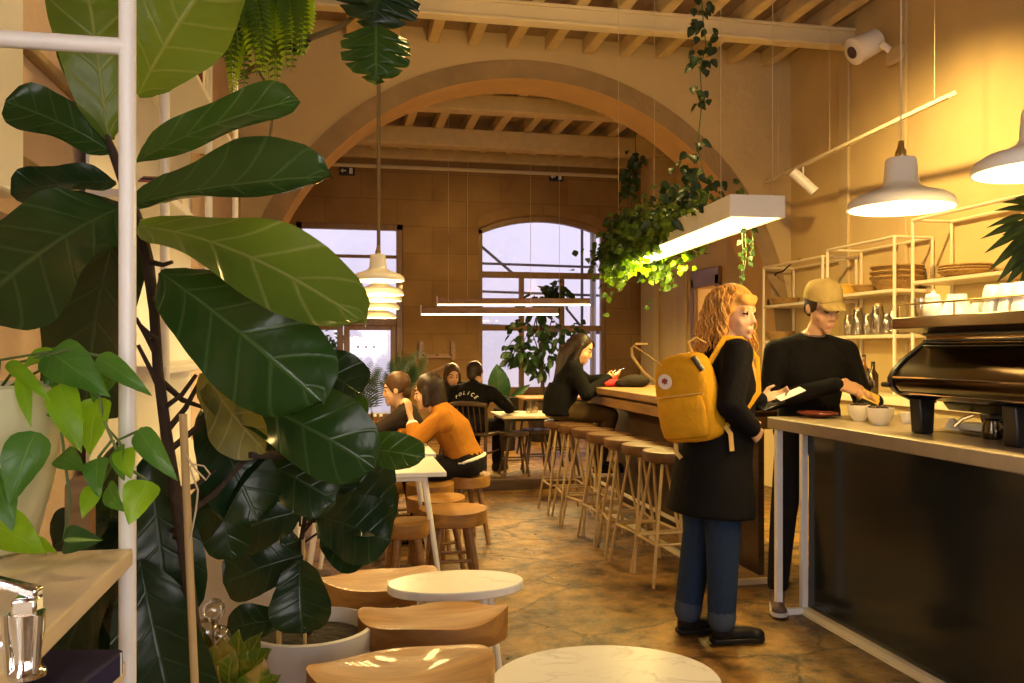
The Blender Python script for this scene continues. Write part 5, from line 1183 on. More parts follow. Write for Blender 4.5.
def palm(base,tips,label,Y,seed,hp=.4):
    t=thing('potted_palm',label,'potted plant',base); B=V(base); MB().lathe([(.10,0),(.11,.01),(.15,hp),(.14,hp+.01),(.001,hp-.03)],B,24).build('pot',M['charcoal'],t)
    global st
    st=MB(); fm=MB()
    for i,(a,m,b) in enumerate(tips): frond(fm,at(a[0],a[1],Y),at(m[0],m[1],Y),at(b[0],b[1],Y-.1),.17*Y/10,20,TC+UP*.3,i,.13); st.tube([B+V((0,0,hp-.02)),at(a[0],a[1],Y)],.01,6)
    fm.build('foliage',M['palm'],t,smooth=180,fix=False); st.build('stems',M['stem'],t)
b=at(372,430,9.6); palm((b.x,b.y,ZF),[((372,412),(368,385),(374,362)),((372,412),(366,375),(350,385)),((372,412),(355,388),(336,412)),((372,412),(360,395),(345,418)),((372,412),(378,380),(384,370)),((372,412),(362,378),(358,372))],'feathery palm by the glass door left of the man in charcoal',9.6,2)
b=at(405,430,11.5); palm((b.x,b.y,ZF),[((404,395),(400,370),(395,358)),((404,395),(412,365),(425,352)),((404,395),(408,372),(400,352)),((404,395),(404,375),(414,362))],'slender palm by the door frame behind the man in charcoal',11.5,3)
# climbing plant outside the door
b=at(326,430,14.0); b.z=-.02; 
tree((b.x,b.y,-.02),[(at(325,375,13.9),.22),(at(330,340,13.9),.2),(at(322,400,13.9),.25)],40,.16,'small dark leafed shrub standing outside the glass door','potted_shrub',seed=4)
# ================================================================== PEOPLE
def headframe(J):
    f=V(J['hf']).normalized(); u=V(J.get('hu',(0,0,1))); u=(u-f*u.dot(f)).normalized(); x=f.cross(u); c=V(J['head']); s=J.get('hs',1.0)
    def Lc(a,b,d): return c+(x*a+f*b+u*d)*s
    return Lc,Matrix((x,f,u)).transposed(),s,c,x,f,u
def build_head(mb,J):
    Lc,rot,s,c,x,f,u=headframe(J)
    def E(p,r): mb.ell(Lc(*p),tuple(k*s for k in r),rot,20,14)
    def C(a,b,r1,r2=None): mb.caps(Lc(*a),Lc(*b),r1*s,(r2 or r1)*s,8)
    E((0,-.014,.032),(.074,.094,.084)); E((0,.020,-.028),(.061,.068,.086)); E((0,.032,-.074),(.044,.048,.036)); E((0,.070,-.098),(.018,.015,.015))
    for k in (-1,1):
        E((k*.036,.053,-.034),(.023,.020,.024)); E((k*.075,-.006,-.006),(.010,.020,.031)); E((k*.031,.070,.006),(.015,.014,.012)); C((k*.008,.084,-.034),(k*.014,.082,-.036),.009)
    C((0,.080,.014),(0,.096,-.028),.0085,.0115); C((-.036,.070,.026),(.036,.070,.026),.013); C((-.016,.082,-.064),(.016,.082,-.064),.0075); C((-.012,.081,-.075),(.012,.081,-.075),.0085)
def paint_head(me,J):
    Lc,rot,s,c,x,f,u=headframe(J)
    for p in me.polygons:
        d=(p.center-c)/s; a,b,h=d.dot(x),d.dot(f),d.dot(u)
        if b<.045 or abs(a)>.07: continue
        if ((abs(a)-.031)/.0135)**2+((h-.006)/.0072)**2<1: p.material_index=2
        elif .014<abs(a)<.05 and abs(h-.027-.004*(1-abs(abs(a)-.03)/.02))<.0045: p.material_index=3
        elif abs(a)<.019 and -.079<h<-.063 and b>.07: p.material_index=1
def hand(mb,w,d,n,side,curl=(.4,.45,.5,.55),thumb=.5,s=1.0):
    """w wrist, d finger direction, n palm normal, side +1/-1 puts the thumb on cross(n,d)*side"""
    w=V(w); d=V(d).normalized(); n=V(n); n=(n-d*n.dot(d)).normalized(); t=n.cross(d)*side
    rt=.0115*s
    for o,L_ in ((.029,.085),(.010,.09),(-.010,.086),(-.028,.078)): mb.caps(w+t*(o*.55*s),w+d*(L_*s)+t*(o*s),.014*s,rt,8)
    mb.ell(w+d*.045*s,(.034*s,.05*s,.014*s),Matrix((t,d,n)).transposed(),12,8)
    for i,(o,L0,L_) in enumerate(((.030,.085,.072),(.010,.09,.080),(-.010,.086,.074),(-.029,.078,.058))):
        p=w+d*(L0*s)+t*(o*s); a=0; fan=t*(.10*(1.5-i)*.6)
        for sg,fr in enumerate((.45,.32,.25)):
            a+=curl[i]*(1.0,1.1,.8)[sg]; q=p+((d+fan*.4)*math.cos(a)+n*math.sin(a)).normalized()*(L_*fr*s); mb.caps(p,q,(.0092,.0085,.0078)[sg]*s,(.0085,.0078,.0068)[sg]*s,8); p=q
    p=w+d*.022*s+t*.024*s; q=p+(d*.62+t*.72+n*.25*thumb*2).normalized()*.040*s; mb.caps(p,q,.0135*s,.0105*s,8); r2=q+(d*.9+t*.12+n*thumb).normalized()*.034*s; mb.caps(q,r2,.0102*s,.008*s,8)
def torso(mb,J,e=0,z=None,low=True,prof_=None):
    hip,ch,nk=V(J['hip']),V(J['chest']),V(J['neck']); sR,sL=V(J['sR']),V(J['sL']); xd=(sR-sL).normalized(); sm_=(sR+sL)/2; up=(nk-hip).normalized()
    k=J.get('k',1.0)
    pts=[hip-up*.09,hip,hip+(ch-hip)*.5,ch,sm_-up*.01,sm_+(nk-sm_)*.6+up*.015,nk+up*(.02 if e<=0 else -.012)]
    rx=[.13,.155,.135,.155,.150,.09,.05]; ry=[.085,.108,.098,.108,.075,.06,.05]
    rx=[a*k+e for a in rx]; ry=[a*k+e for a in ry]
    mb.tube(pts,rx,20,True,ry,xd)
    mb.caps(sm_+(nk-sm_)*.55,sR,.050+e,.047+e); mb.caps(sm_+(nk-sm_)*.55,sL,.050+e,.047+e); mb.caps(sm_-up*.07,sR-up*.05,.055+e,.045+e); mb.caps(sm_-up*.07,sL-up*.05,.055+e,.045+e)
def arm(mb,J,sd,e=0,to=1.0):
    s,el,w=V(J['s'+sd]),V(J['e'+sd]),V(J['w'+sd]); mb.caps(s,el,.050+e,.040+e); mb.caps(el,el+(w-el)*to,.040+e,(.040+(.027-.040)*to)+e)
def leg(mb,J,sd,e=0,to=1.0):
    h,k,a=V(J['h'+sd]),V(J['k'+sd]),V(J['a'+sd]); mb.caps(h,k,.080+e,.055+e); mb.caps(k,k+(a-k)*to,.055+e,.055+(.038-.055)*to+e)
def shoe(par,J,sd,mat,sole,tall=False,s=1.0):
    a,t=V(J['a'+sd]),V(J['t'+sd]); d=(t-a); d.z=0; d.normalize(); z0=a.z-.085; base=V((a.x,a.y,z0)); mb=MB()
    mb.ell(base+d*-.01+V((0,0,.045)),(.042,.042,.045)); mb.caps(base+d*.0+V((0,0,.04)),base+d*.15+V((0,0,.035)),.040,.034); mb.ell(base+d*.175+V((0,0,.032)),(.042,.042,.030)); mb.caps(base+V((0,0,.05)),base+V((0,0,.10 if not tall else .15)),.045,.043)
    o=mb.build('shoe',M[mat],par,local=True,remesh=.009,smooth=180)
    mb=MB(); side=V((-d.y,d.x,0)); poly=[]
    for u,wd in ((-.055,.02),(-.045,.034),(0,.042),(.08,.044),(.15,.048),(.195,.038),(.215,.015)): poly.append((u,wd))
    poly=poly+[(u,-w_) for u,w_ in reversed(poly)]; mb.prism(poly,base,d,side,V((0,0,.024))); mb.build('sole',M[sole],o,local=True,bevel=.005)
def person(label,loc,yaw,J,skin='skin',voxel=.0075,hair='hairdark',hands=None,shoes=('boot','boot'),bare=()):
    """continuous body mesh; clothes and hair become children"""
    mb=MB(); torso(mb,J,-.012)
    for sd in 'RL':
        arm(mb,J,sd,-.008); leg(mb,J,sd,-.012)
        a,t=V(J['a'+sd]),V(J['t'+sd]); mb.caps(a-V((0,0,.03)),a+(t-a)*.6-V((0,0,.035)),.032,.026)
        h=(hands or {}).get(sd); w=V(J['w'+sd]); el=V(J['e'+sd])
        if h: hand(mb,w,h[0],h[1],h[2],h[3] if len(h)>3 else (.4,.45,.5,.55),s=h[4] if len(h)>4 else 1.0)
        else: hand(mb,w,(w-el),(0,0,-1),1 if sd=='L' else -1)
    mb.caps(V(J['neck'])-V((0,0,.02)),V(J['head'])+V((0,0,-.05)),.052,.05)
    build_head(mb,J)
    o=mb.build('person',[M[skin],M['lip'],M['eye'],M[hair]],None,origin=V((0,0,0)),remesh=voxel,sm=2,smooth=180,disp=lambda me:paint_head(me,J))
    o.location=loc; o.rotation_euler.z=yaw; ORG[o.name]=V(loc); tag(o,label,'person')
    for sd in 'RL': shoe(o,J,sd,*shoes)
    return o
def garment(par,name,mat,fn,voxel=.011,sm=3,**k):
    mb=MB(); fn(mb); return mb.build(name,mat if isinstance(mat,list) else M[mat],par,local=True,remesh=voxel,sm=sm,smooth=180,**k)
def trousers(par,J,mat,e=.012,to=.92,voxel=.012,waist=True):
    def fn(mb):
        hip=V(J['hip']); xd=(V(J['sR'])-V(J['sL'])).normalized(); k=J.get('k',1.0)
        up=(V(J['chest'])-hip).normalized()
        mb.tube([hip-up*.10,hip-up*.02,hip+up*.08],[.13*k+e,.165*k+e,.145*k+e],18,True,[.09*k+e,.115*k+e,.10*k+e],xd)
        for sd in 'RL': leg(mb,J,sd,e,to)
    return garment(par,'trousers',mat,fn,voxel)
def top(par,J,mat,e=.013,name='sweater',sl=.97,voxel=.0105,extra=None):
    def fn(mb):
        torso(mb,J,e)
        for sd in 'RL':
            arm(mb,J,sd,e,sl if not isinstance(sl,dict) else sl[sd])
        if extra: extra(mb)
    return garment(par,name,mat,fn,voxel)
def hair_shell(mb,J,r=(.083,.094,.090),c=(0,-.026,.042)):
    Lc,rot,s,*_=headframe(J); mb.ell(Lc(*c),tuple(k*s for k in r),rot,24,16); return Lc,s,rot
# ---------------------------------------------------------------- woman with the yellow backpack
Yw=4.20; wl=at(716,600,Yw); wl.z=0; wdir=camdir(.97,.24)
W=dict(hip=(0,-.02,.93),chest=(0,.03,1.24),neck=(0,.05,1.45),head=(.0,.105,1.595),hf=(.88,.48,-.04),hs=1.10,k=.97,
 sR=(.165,.03,1.405),sL=(-.165,.05,1.405),eR=(.235,-.05,1.16),eL=(-.20,.10,1.13),wR=(.185,.09,1.045),wL=(-.04,.27,1.165),
 hR=(.085,-.02,.90),hL=(-.085,-.02,.90),kR=(.09,-.01,.50),kL=(-.085,-.05,.50),aR=(.095,-.02,.095),aL=(-.075,-.12,.095),tR=(.12,.2,.02),tL=(-.07,.1,.02))
wo=person('ginger haired woman in black coat and blue jeans standing with a yellow backpack',wl,yaw_of(wdir),W,'skin',.0068,'ginger',
  {'R':((-.45,.7,-.45),(-.9,.1,-.1),-1,(.4,.45,.5,.5)),'L':((.25,.93,.15),(.75,-.1,.4),1,(.45,.55,.65,.7))},('boot','boot'))
trousers(wo,W,'jeans',.028,.86)
for sd in 'RL':
    k_,a_=V(W['k'+sd]),V(W['a'+sd]); garment(wo,'jean_cuff','jeancuff',lambda mb:mb.caps(k_+(a_-k_)*.84,k_+(a_-k_)*.93,.069,.069),.01,1)
def coatfn(mb):
    mb.tube([V(p) for p in ((0,.055,1.475),(0,.05,1.44),(0,.045,1.39),(0,.05,1.26),(0,.025,1.08),(0,-.012,.88),(0,-.02,.74),(0,-.03,.615))],[.062,.10,.17,.185,.185,.20,.215,.225],28,True,[.062,.085,.105,.135,.158,.182,.20,.215],(1,0,0))
    for sd in 'RL': arm(mb,W,sd,.024,.93); mb.caps(V((0,.04,1.40)),V(W['s'+sd]),.08,.072)
garment(wo,'coat','coat',coatfn,.011)
garment(wo,'scarf','mustardstrap',lambda mb:(mb.caps((.03,.12,1.43),(.06,.165,1.28),.04,.028),mb.caps((.06,.165,1.28),(.05,.175,1.19),.026,.018)),.01)
def curlhair(mb):
    Lc,s,rot=hair_shell(mb,W,(.086,.098,.094),(0,-.028,.040))
    for k in (-1,1):
        mb.caps(Lc(k*.068,-.022,.03),Lc(k*.080,-.022,-.10),.034,.036); mb.caps(Lc(k*.080,-.022,-.10),Lc(k*.078,.01,-.22),.036,.030); mb.caps(Lc(k*.05,.03,.095),Lc(k*.074,.022,.02),.020,.018)
    mb.caps(Lc(0,-.07,.02),Lc(0,-.10,-.14),.075,.085); mb.caps(Lc(-.04,-.09,-.05),Lc(-.06,-.10,-.19),.06,.05); mb.caps(Lc(.05,-.09,-.05),Lc(.08,-.09,-.18),.06,.045)
    mb.caps(Lc(-.045,.060,.072),Lc(.045,.060,.072),.024,.024); mb.caps(Lc(-.03,.076,.052),Lc(.035,.076,.052),.012,.012)
    mb.caps(Lc(.075,.03,-.20),Lc(.07,.075,-.36),.028,.014)
ho=garment(wo,'hair','ginger',curlhair,.009,2)
mb=MB(); rr=random.Random(3); Lc,rot,s,hc,hx,hf_,hu_=headframe(W)
for i in range(210):
    a=rr.uniform(-2.15,2.15); el=rr.uniform(-.15,1.2); r0=V((math.sin(a)*math.cos(el)*.088,-math.cos(a)*math.cos(el)*.10-.026,math.sin(el)*.095+.04))
    front=r0.y>.035
    ln=rr.uniform(.04,.06) if front and abs(r0.x)<.06 else rr.uniform(.16,.30); n_=14; pts=[]; ph=rr.random()*6; fq=rr.uniform(60,85); out=V((r0.x,r0.y*.7,0)).normalized() if r0.length else V((0,-1,0))
    for j in range(n_+1):
        u=j/n_; q=r0+out*(.022+.035*u*(1 if not front else .2))+V((0,0,-ln*u)); am=.010*min(1,u*3+.2); q+=V((math.cos(ph+fq*ln*u),math.sin(ph+fq*ln*u),0))*am; pts.append(Lc(*q))
    mb.tube(pts,[.0045]*n_+[.001],5)
for i in range(110):
    x0=rr.uniform(-.07,.07); ph=rr.random()*6; pts=[]; e_=rr.uniform(1.05,1.42); st_=rr.uniform(-.5,.1)
    for j in range(11):
        u=j/10; f=st_+(e_-st_)*u; xx=x0*(.55+.55*u); sc_=math.sqrt(max(.05,1-(xx/.092)**2)); pts.append(Lc(xx+.005*math.sin(ph+u*9),-.028+.106*math.sin(f)*sc_+.003*math.cos(ph+u*9),.040+.100*math.cos(f)*sc_))
    mb.tube(pts,[.0045]*10+[.001],5)
mb.build('curls',M['ginger'],ho,local=True,smooth=180)
# coat buttons side / slip and phone
hp=wl.copy()
def wloc(p): return Matrix.Translation(wl)@Matrix.Rotation(yaw_of(wdir),4,'Z')@V(p)
p=wloc((.035,.39,1.20)); rot=Matrix.Rotation(yaw_of(wdir),3,'Z')@Matrix.Rotation(R(20),3,'X')@Matrix.Rotation(R(22),3,'Y')
tag(MB().box(p,(.050,.15,.004),rot).build('paper_slip',M['paper'],bevel=.001),'white paper slip held out in the hand of the woman with the backpack','paper')
p=wloc((.0,.30,1.150)); o=thing('mobile_phone','dark phone held under the paper slip by the woman with the backpack','phone',p); MB().box(p,(.07,.13,.009),rot).build('body',M['black'],o,bevel=.003); MB().box(p+rot@V((0,0,.0052)),(.06,.115,.001),rot).build('screen',M['panel'],o)
# backpack
bpos=wloc((.075,-.185,1.195)); bn=(Matrix.Rotation(yaw_of(wdir),3,'Z')@V((.60,-.80,0))).normalized(); bxd=V((-bn.y,bn.x,0))  # bn: outward (front) normal
tilt=R(11)
scr=RV; upv=(UP*math.cos(tilt)-RV*math.sin(tilt)); upv.normalize(); bn=(bn-upv*bn.dot(upv)).normalized(); bxd=upv.cross(bn)
bk_=thing('backpack','mustard yellow square backpack with round patch worn by the ginger haired woman','backpack',bpos)
def bp_(a,b,c): return bpos+bxd*a+bn*b+upv*c
rotb=Matrix((bxd,bn,upv)).transposed()
mb=MB(); mb.tube([bp_(0,0,c) for c in (-.215,-.20,-.15,0,.12,.17,.20,.212)],[.10,.142,.155,.155,.145,.13,.10,.05],32,True,[.06,.086,.098,.092,.082,.075,.055,.03],bxd)
# squarer section
for i,v in enumerate(mb.v):
    d=v-bpos; a,b,c=d.dot(bxd),d.dot(bn),d.dot(upv); q=max(abs(a)/.155,abs(b)/.095,1e-4); l=math.hypot(a/.155,b/.095); f=1+.55*(l/q-1) if q>0 else 1
    mb.v[i]=bp_(a*f*(1),b*f,c+.010*math.sin(a*22)*math.sin(c*14))
mb.build('main_body',M['mustard'],bk_,smooth=180,subsurf=1)
mb=MB(); mb.tube([bp_(0,.092,c) for c in (-.185,-.17,-.12,-.05,.0,.012)],[.10,.118,.125,.125,.118,.10],24,True,[.02,.038,.042,.036,.024,.008],bxd); mb.build('front_pocket',M['mustard'],bk_,smooth=60)
MB().tube([bp_(.125*math.cos(t),.095,.02+.0*t) for t in [math.pi*i/10 for i in range(11)]],.004,6).build('pocket_zip',M['mustardstrap'],bk_)
c=bp_(-.055,.090,.095)
def disc(r,off,mat,name,par,cc=None):
    cc=cc or c; mb=MB(); mb.prism([(r*math.cos(i*math.pi/14),r*math.sin(i*math.pi/14)) for i in range(28)],cc+bn*off,bxd,upv,bn*.003); return mb.build(name,M[mat],par,smooth=0)
pa=disc(.036,.004,'patchwhite','round_patch',bk_)
mb=MB(); mb.prism([(-.017,-.004),(-.012,.012),(.002,.018),(.014,.010),(.016,-.002),(.008,-.004),(.012,-.014),(.0,-.009),(-.008,-.016),(-.006,-.006)],c+bn*.0072,bxd,upv,bn*.002); mb.build('fox_emblem',M['patchred'],pa,smooth=0)
for sd,(f0,f1) in ((-1,((-.10,.02,.205),(-.10,.16,.25))),(1,((.06,.0,.20),(.05,.14,.25)))):
    pass
for pts in ([(-.075,.06,.17),(-.10,.13,.235),(-.115,.20,.285),(-.10,.215,.30),(-.06,.18,.29)],[(-.115,.08,.10),(-.135,.14,.16),(-.14,.205,.245),(-.125,.22,.285),(-.10,.215,.30)]):
    MB().tube([bp_(*q) for q in pts],.007,8,ry=.003).build('handle_strap',M['mustardstrap'],bk_)
MB().tube([bp_(*q) for q in ((.06,-.01,.205),(.07,.03,.26),(.10,.0,.275),(.12,-.05,.24))],.007,8,ry=.004).build('handle_strap',M['mustardstrap'],bk_)
MB().tube([bp_(.095,.06,.19),bp_(.13,.058,.12)],.016,8,ry=.010).build('strap_pad',M['black'],bk_)
for k in (-1,1):
    q=[wloc((k*.13,-.10,1.36)),wloc((k*.125,-.02,1.478)),wloc((k*.125,.07,1.475)),wloc((k*.125,.155,1.38)),wloc((k*.15,.15,1.22)),wloc((k*.19,.03,1.10)),wloc((k*.17,-.10,1.03))]
    MB().tube(q,.014,8,ry=.005).build('shoulder_strap',M['mustard'],bk_)
MB().tube([bp_(.15,-.02,-.16),bp_(.17,-.02,-.20),bp_(.165,-.01,-.28)],.013,8,ry=.004).build('side_strap',M['mustardstrap'],bk_)
MB().tube([bp_(-.10,.02,-.20),bp_(-.11,.02,-.26),bp_(-.09,.02,-.29)],.012,8,ry=.006).build('side_strap',M['mustardstrap'],bk_)
# ---------------------------------------------------------------- barista
bl=at(808,560,4.86); bl.z=0; bdir=camdir(.06,-1)
B_=dict(hip=(0,0,.96),chest=(-.02,.0,1.27),neck=(-.025,.015,1.515),head=(-.050,.085,1.662),hf=(-.20,.90,-.38),hu=(0,.3,.95),hs=1.14,k=1.12,
 sR=(.190,.0,1.415),sL=(-.225,.0,1.415),eR=(.255,.06,1.13),eL=(-.30,.05,1.13),wR=(-.035,.31,1.235),wL=(-.265,.27,1.14),
 hR=(.09,0,.92),hL=(-.09,0,.92),kR=(.19,.12,.50),kL=(-.11,.05,.50),aR=(.245,.17,.095),aL=(-.10,.0,.095),tR=(.31,.38,.02),tL=(-.12,.2,.02))
ba=person('man in khaki cap and black sweater holding a yellow box behind the counter end',bl,yaw_of(bdir),B_,'skin2',.0068,'hairdark',
  {'R':((-.94,.05,-.24),(.0,-.75,-.65),-1,(.25,.35,.45,.5),1.15),'L':((.75,.55,.05),(.2,.0,.9),-1,(.5,.55,.6,.6))},('shoe','sole'))
trousers(ba,B_,'darktrousers',.018,.9)
def ext(mb): mb.tube([V((0,0,.86)),V((0,0,.97)),V((-.01,0,1.1))],[.19,.185,.175],20,True,[.135,.13,.125],(1,0,0))
top(ba,B_,'sweater',.016,extra=ext)
garment(ba,'undershirt','shoe',lambda mb:mb.tube([V((-.022,.03+.055*math.cos(t),1.495)) if 0 else V((-.025+.064*math.sin(t),.016+.063*math.cos(t),1.512-.016*math.cos(t))) for t in [2*math.pi*i/20 for i in range(21)]],.009,8),.006,1)
def shorthair(J,par,mat,r=(.080,.092,.088),c=(0,-.022,.040),sides=True):
    def fn(mb):
        Lc,s,rot=hair_shell(mb,J,r,c)
        if sides:
            for k in (-1,1): mb.ell(Lc(k*.066,-.01,.015),(.016*s,.045*s,.045*s),rot)
            mb.ell(Lc(0,-.075,-.02),(.055*s,.03*s,.06*s),rot)
    return garment(par,'hair',mat,fn,.008,2)
shorthair(B_,ba,'hairdark')
def cap(mb):
    Lc,rot,s,*_=headframe(B_)
    n=28; rows=[]
    for z,f in ((.040,1.0),(.065,1.0),(.09,.95),(.113,.82),(.130,.58),(.139,.30),(.141,.02)): rows.append(mb.add([Lc(.086*f*math.cos(2*math.pi*i/n),-.016+.102*f*math.sin(2*math.pi*i/n),z+.008*math.sin(2*math.pi*i/n)) for i in range(n)]))
    for a,b in zip(rows,rows[1:]): mb.bridge(a,b,n)
    mb.face([rows[0]+i for i in range(n)][::-1]); mb.face([rows[-1]+i for i in range(n)])
mb=MB(); cap(mb); cp=mb.build('cap',M['capcloth'],ba,local=True,smooth=60)
mb=MB(); Lc,rot,s,*_=headframe(B_); g=[]
for j in range(6):
    v=j/5; row=[]
    for i in range(13):
        u=-1+2*i/12; wd=.070*(1-.25*v*v); row.append(Lc(wd*u*(1-.1*v),.060+.030*(1-u*u)+v*.068*(1-.35*u*u),.060-.024*u*u-.022*v))
    g.append(mb.add(row))
for j in range(5):
    for i in range(12): mb.face((g[j]+i,g[j]+i+1,g[j+1]+i+1,g[j+1]+i))
o=mb.build('brim',M['capcloth'],cp,local=True,smooth=180); sm_=o.modifiers.new('thick','SOLIDIFY'); sm_.thickness=.005; sm_.offset=0
MB().ell(Lc(0,-.016,.144),(.008,.008,.005)).build('cap_button',M['capcloth'],cp,local=True)
def bloc(p): return Matrix.Translation(bl)@Matrix.Rotation(yaw_of(bdir),4,'Z')@V(p)
p=bloc((-.20,.315,1.158)); rot=Matrix.Rotation(yaw_of(bdir),3,'Z')@Matrix.Rotation(R(-24),3,'Y')@Matrix.Rotation(R(28),3,'X')
yb=thing('yellow_box','small yellow box with dark base in the hands of the capped barista','box',p)
MB().box(p,(.10,.05,.065),rot).build('box_body',M['yellowc'],yb,bevel=.005); MB().box(p-rot@V((0,0,.037)),(.103,.053,.016),rot).build('dark_base',M['black'],yb,bevel=.003)
# ---------------------------------------------------------------- seated woman at the bar
cl=V((1.93,ys[0],0)); cdir=camdir(1,.12)
C_=dict(hip=(0,-.03,.90),chest=(0,.04,1.14),neck=(0,.09,1.31),head=(.0,.165,1.425),hf=(.22,.86,-.42),hu=(0,.4,.9),hs=1.06,k=1.0,
 sR=(.17,.07,1.25),sL=(-.17,.09,1.25),eR=(.235,.16,1.04),eL=(-.2,.26,1.13),wR=(.09,.385,1.165),wL=(-.09,.40,1.16),
 hR=(.09,.0,.885),hL=(-.09,.0,.885),kR=(.11,.40,.845),kL=(-.10,.42,.845),aR=(.11,.30,.43),aL=(-.1,.34,.43),tR=(.13,.5,.38),tL=(-.1,.52,.38))
co_=person('long haired woman in black sweater sitting at the far end of the bar',cl,yaw_of(cdir),C_,'skin',.009,'hairdark',
  {'R':((-.2,.9,.25),(-.5,.1,.5),-1),'L':((.2,.9,.2),(.5,.1,.5),1)},('boot','boot'))
trousers(co_,C_,'olive',.018,.9); top(co_,C_,'sweater',.022,extra=lambda mb:(mb.tube([V((0,-.04,.85)),V((0,-.03,1.0)),V((0,.0,1.1))],[.20,.195,.18],18,True,[.15,.145,.13],(1,0,0)),mb.caps((0,.08,1.32),(0,.10,1.35),.075,.068)))
def longhair(mb):
    Lc,s,rot=hair_shell(mb,C_)
    for k in (-1,1): mb.caps(Lc(k*.07,-.01,.02),Lc(k*.078,-.01,-.12),.026,.03); mb.caps(Lc(k*.078,-.01,-.12),V((k*.12,.10,1.14)),.03,.024)
    mb.caps(Lc(0,-.07,.02),Lc(0,-.10,-.10),.07,.075); mb.caps(Lc(0,-.10,-.10),V((0,-.05,1.08)),.075,.05)
garment(co_,'hair','hairdark',longhair,.009,2)
p=Matrix.Translation(cl)@Matrix.Rotation(yaw_of(cdir),4,'Z')@V((.0,.49,1.215)); rot=Matrix.Rotation(yaw_of(cdir),3,'Z')@Matrix.Rotation(R(35),3,'X')
o=thing('mobile_phone','dark phone held over the bar by the seated long haired woman','phone',p); MB().box(p,(.075,.15,.009),rot).build('body',M['black'],o,bevel=.003); MB().box(p+rot@V((0,0,.0055)),(.066,.135,.001),rot).build('screen',M['panel'],o)
# ---------------------------------------------------------------- woman in the orange sweater
dl=at(466,474,6.28); sz=dl.z; dl.z=0; ddir=camdir(-1,.10)
D_=dict(hip=(0,-.01,.59),chest=(0,.10,.83),neck=(0,.215,.98),head=(0,.285,1.105),hf=(.1,.95,-.18),hs=1.08,k=1.08,
 sR=(.17,.18,.935),sL=(-.18,.15,.935),eR=(.22,.36,.76),eL=(-.21,.33,.775),wR=(.08,.50,.80),wL=(-.13,.395,.955),
 hR=(.09,.02,.56),hL=(-.09,.02,.56),kR=(.12,.42,.53),kL=(-.11,.40,.53),aR=(.12,.36,.095),aL=(-.11,.30,.095),tR=(.13,.55,.02),tL=(-.12,.5,.02))
do=person('dark haired woman in orange sweater leaning on the table with raised hand',dl,yaw_of(ddir),D_,'skin',.009,'hairdark',
  {'L':((.1,.15,.95),(.3,.7,.0),1,(.7,.8,.9,.95)),'R':((0,.95,-.1),(0,0,-1),-1)},('boot','boot'))
trousers(do,D_,'darktrousers',.02,.92); top(do,D_,'orange',.022,sl={'R':.95,'L':.45})
garment(do,'cuff','paper',lambda mb:mb.caps(V(D_['eL'])+(V(D_['wL'])-V(D_['eL']))*.40,V(D_['eL'])+(V(D_['wL'])-V(D_['eL']))*.52,.052,.05),.01,1)
garment(do,'shirt_hem','paper',lambda mb:mb.tube([V((0,-.02,.60)),V((0,-.012,.625))],[.194,.19],20,True,[.142,.14],(1,0,0)),.01,1)
def bob(J):
    def fn(mb):
        Lc,s,rot=hair_shell(mb,J,(.088,.10,.094))
        for k in (-1,1): mb.caps(Lc(k*.07,-.01,.02),Lc(k*.072,.0,-.07),.032,.034)
        mb.caps(Lc(0,-.06,.02),Lc(0,-.06,-.075),.075,.07)
    return fn
garment(do,'hair','hairdark',bob(D_),.009,2)
# ---------------------------------------------------------------- man in charcoal, in profile
el_=at(402,478,6.62); el_.z=0; edir=camdir(-1,.05)
E_=dict(hip=(0,-.10,.53),chest=(0,-.06,.80),neck=(0,-.02,.975),head=(0,.045,1.11),hf=(-.05,1,-.12),hs=1.08,k=1.08,
 sR=(.19,-.03,.92),sL=(-.19,-.03,.92),eR=(.24,.20,.78),eL=(-.24,.17,.785),wR=(.1,.44,.785),wL=(-.10,.42,.785),
 hR=(.09,-.08,.50),hL=(-.09,-.08,.50),kR=(.12,.34,.49),kL=(-.12,.34,.49),aR=(.12,.30,.095),aL=(-.12,.26,.095),tR=(.13,.5,.02),tL=(-.13,.47,.02))
eo=person('short haired man in charcoal shirt sitting in profile at the left tables',el_,yaw_of(edir),E_,'skin',.0095,'hairbrown',None,('boot','boot'))
trousers(eo,E_,'darktrousers',.018,.92); top(eo,E_,'charcoal',.018,name='shirt'); shorthair(E_,eo,'hairbrown',r=(.081,.094,.090),c=(0,-.018,.044))
# ---------------------------------------------------------------- man in black shirt, back to the camera
fl=at(470,440,8.98); fl.z=ZF; fdir=camdir(.42,.9)
F_=dict(hip=(0,-.04,.56),chest=(0,.03,.78),neck=(0,.10,.945),head=(-.02,.155,1.065),hf=(-.05,.95,-.2),hs=1.08,k=1.22,
 sR=(.22,.06,.88),sL=(-.22,.06,.88),eR=(.36,.20,.70),eL=(-.34,.18,.70),wR=(.22,.42,.775),wL=(-.16,.42,.775),
 hR=(.1,-.02,.53),hL=(-.1,-.02,.53),kR=(.14,.40,.50),kL=(-.14,.40,.50),aR=(.14,.36,.095),aL=(-.14,.34,.095),tR=(.15,.55,.02),tL=(-.15,.55,.02))
fo=person('man in black printed shirt seen from behind on the spindle chair',fl,yaw_of(fdir),F_,'skin',.010,'hairdark',None,('boot','boot'))
trousers(fo,F_,'darktrousers',.018,.92); shirt=top(fo,F_,'sweater',.02,name='shirt'); shorthair(F_,fo,'hairdark')
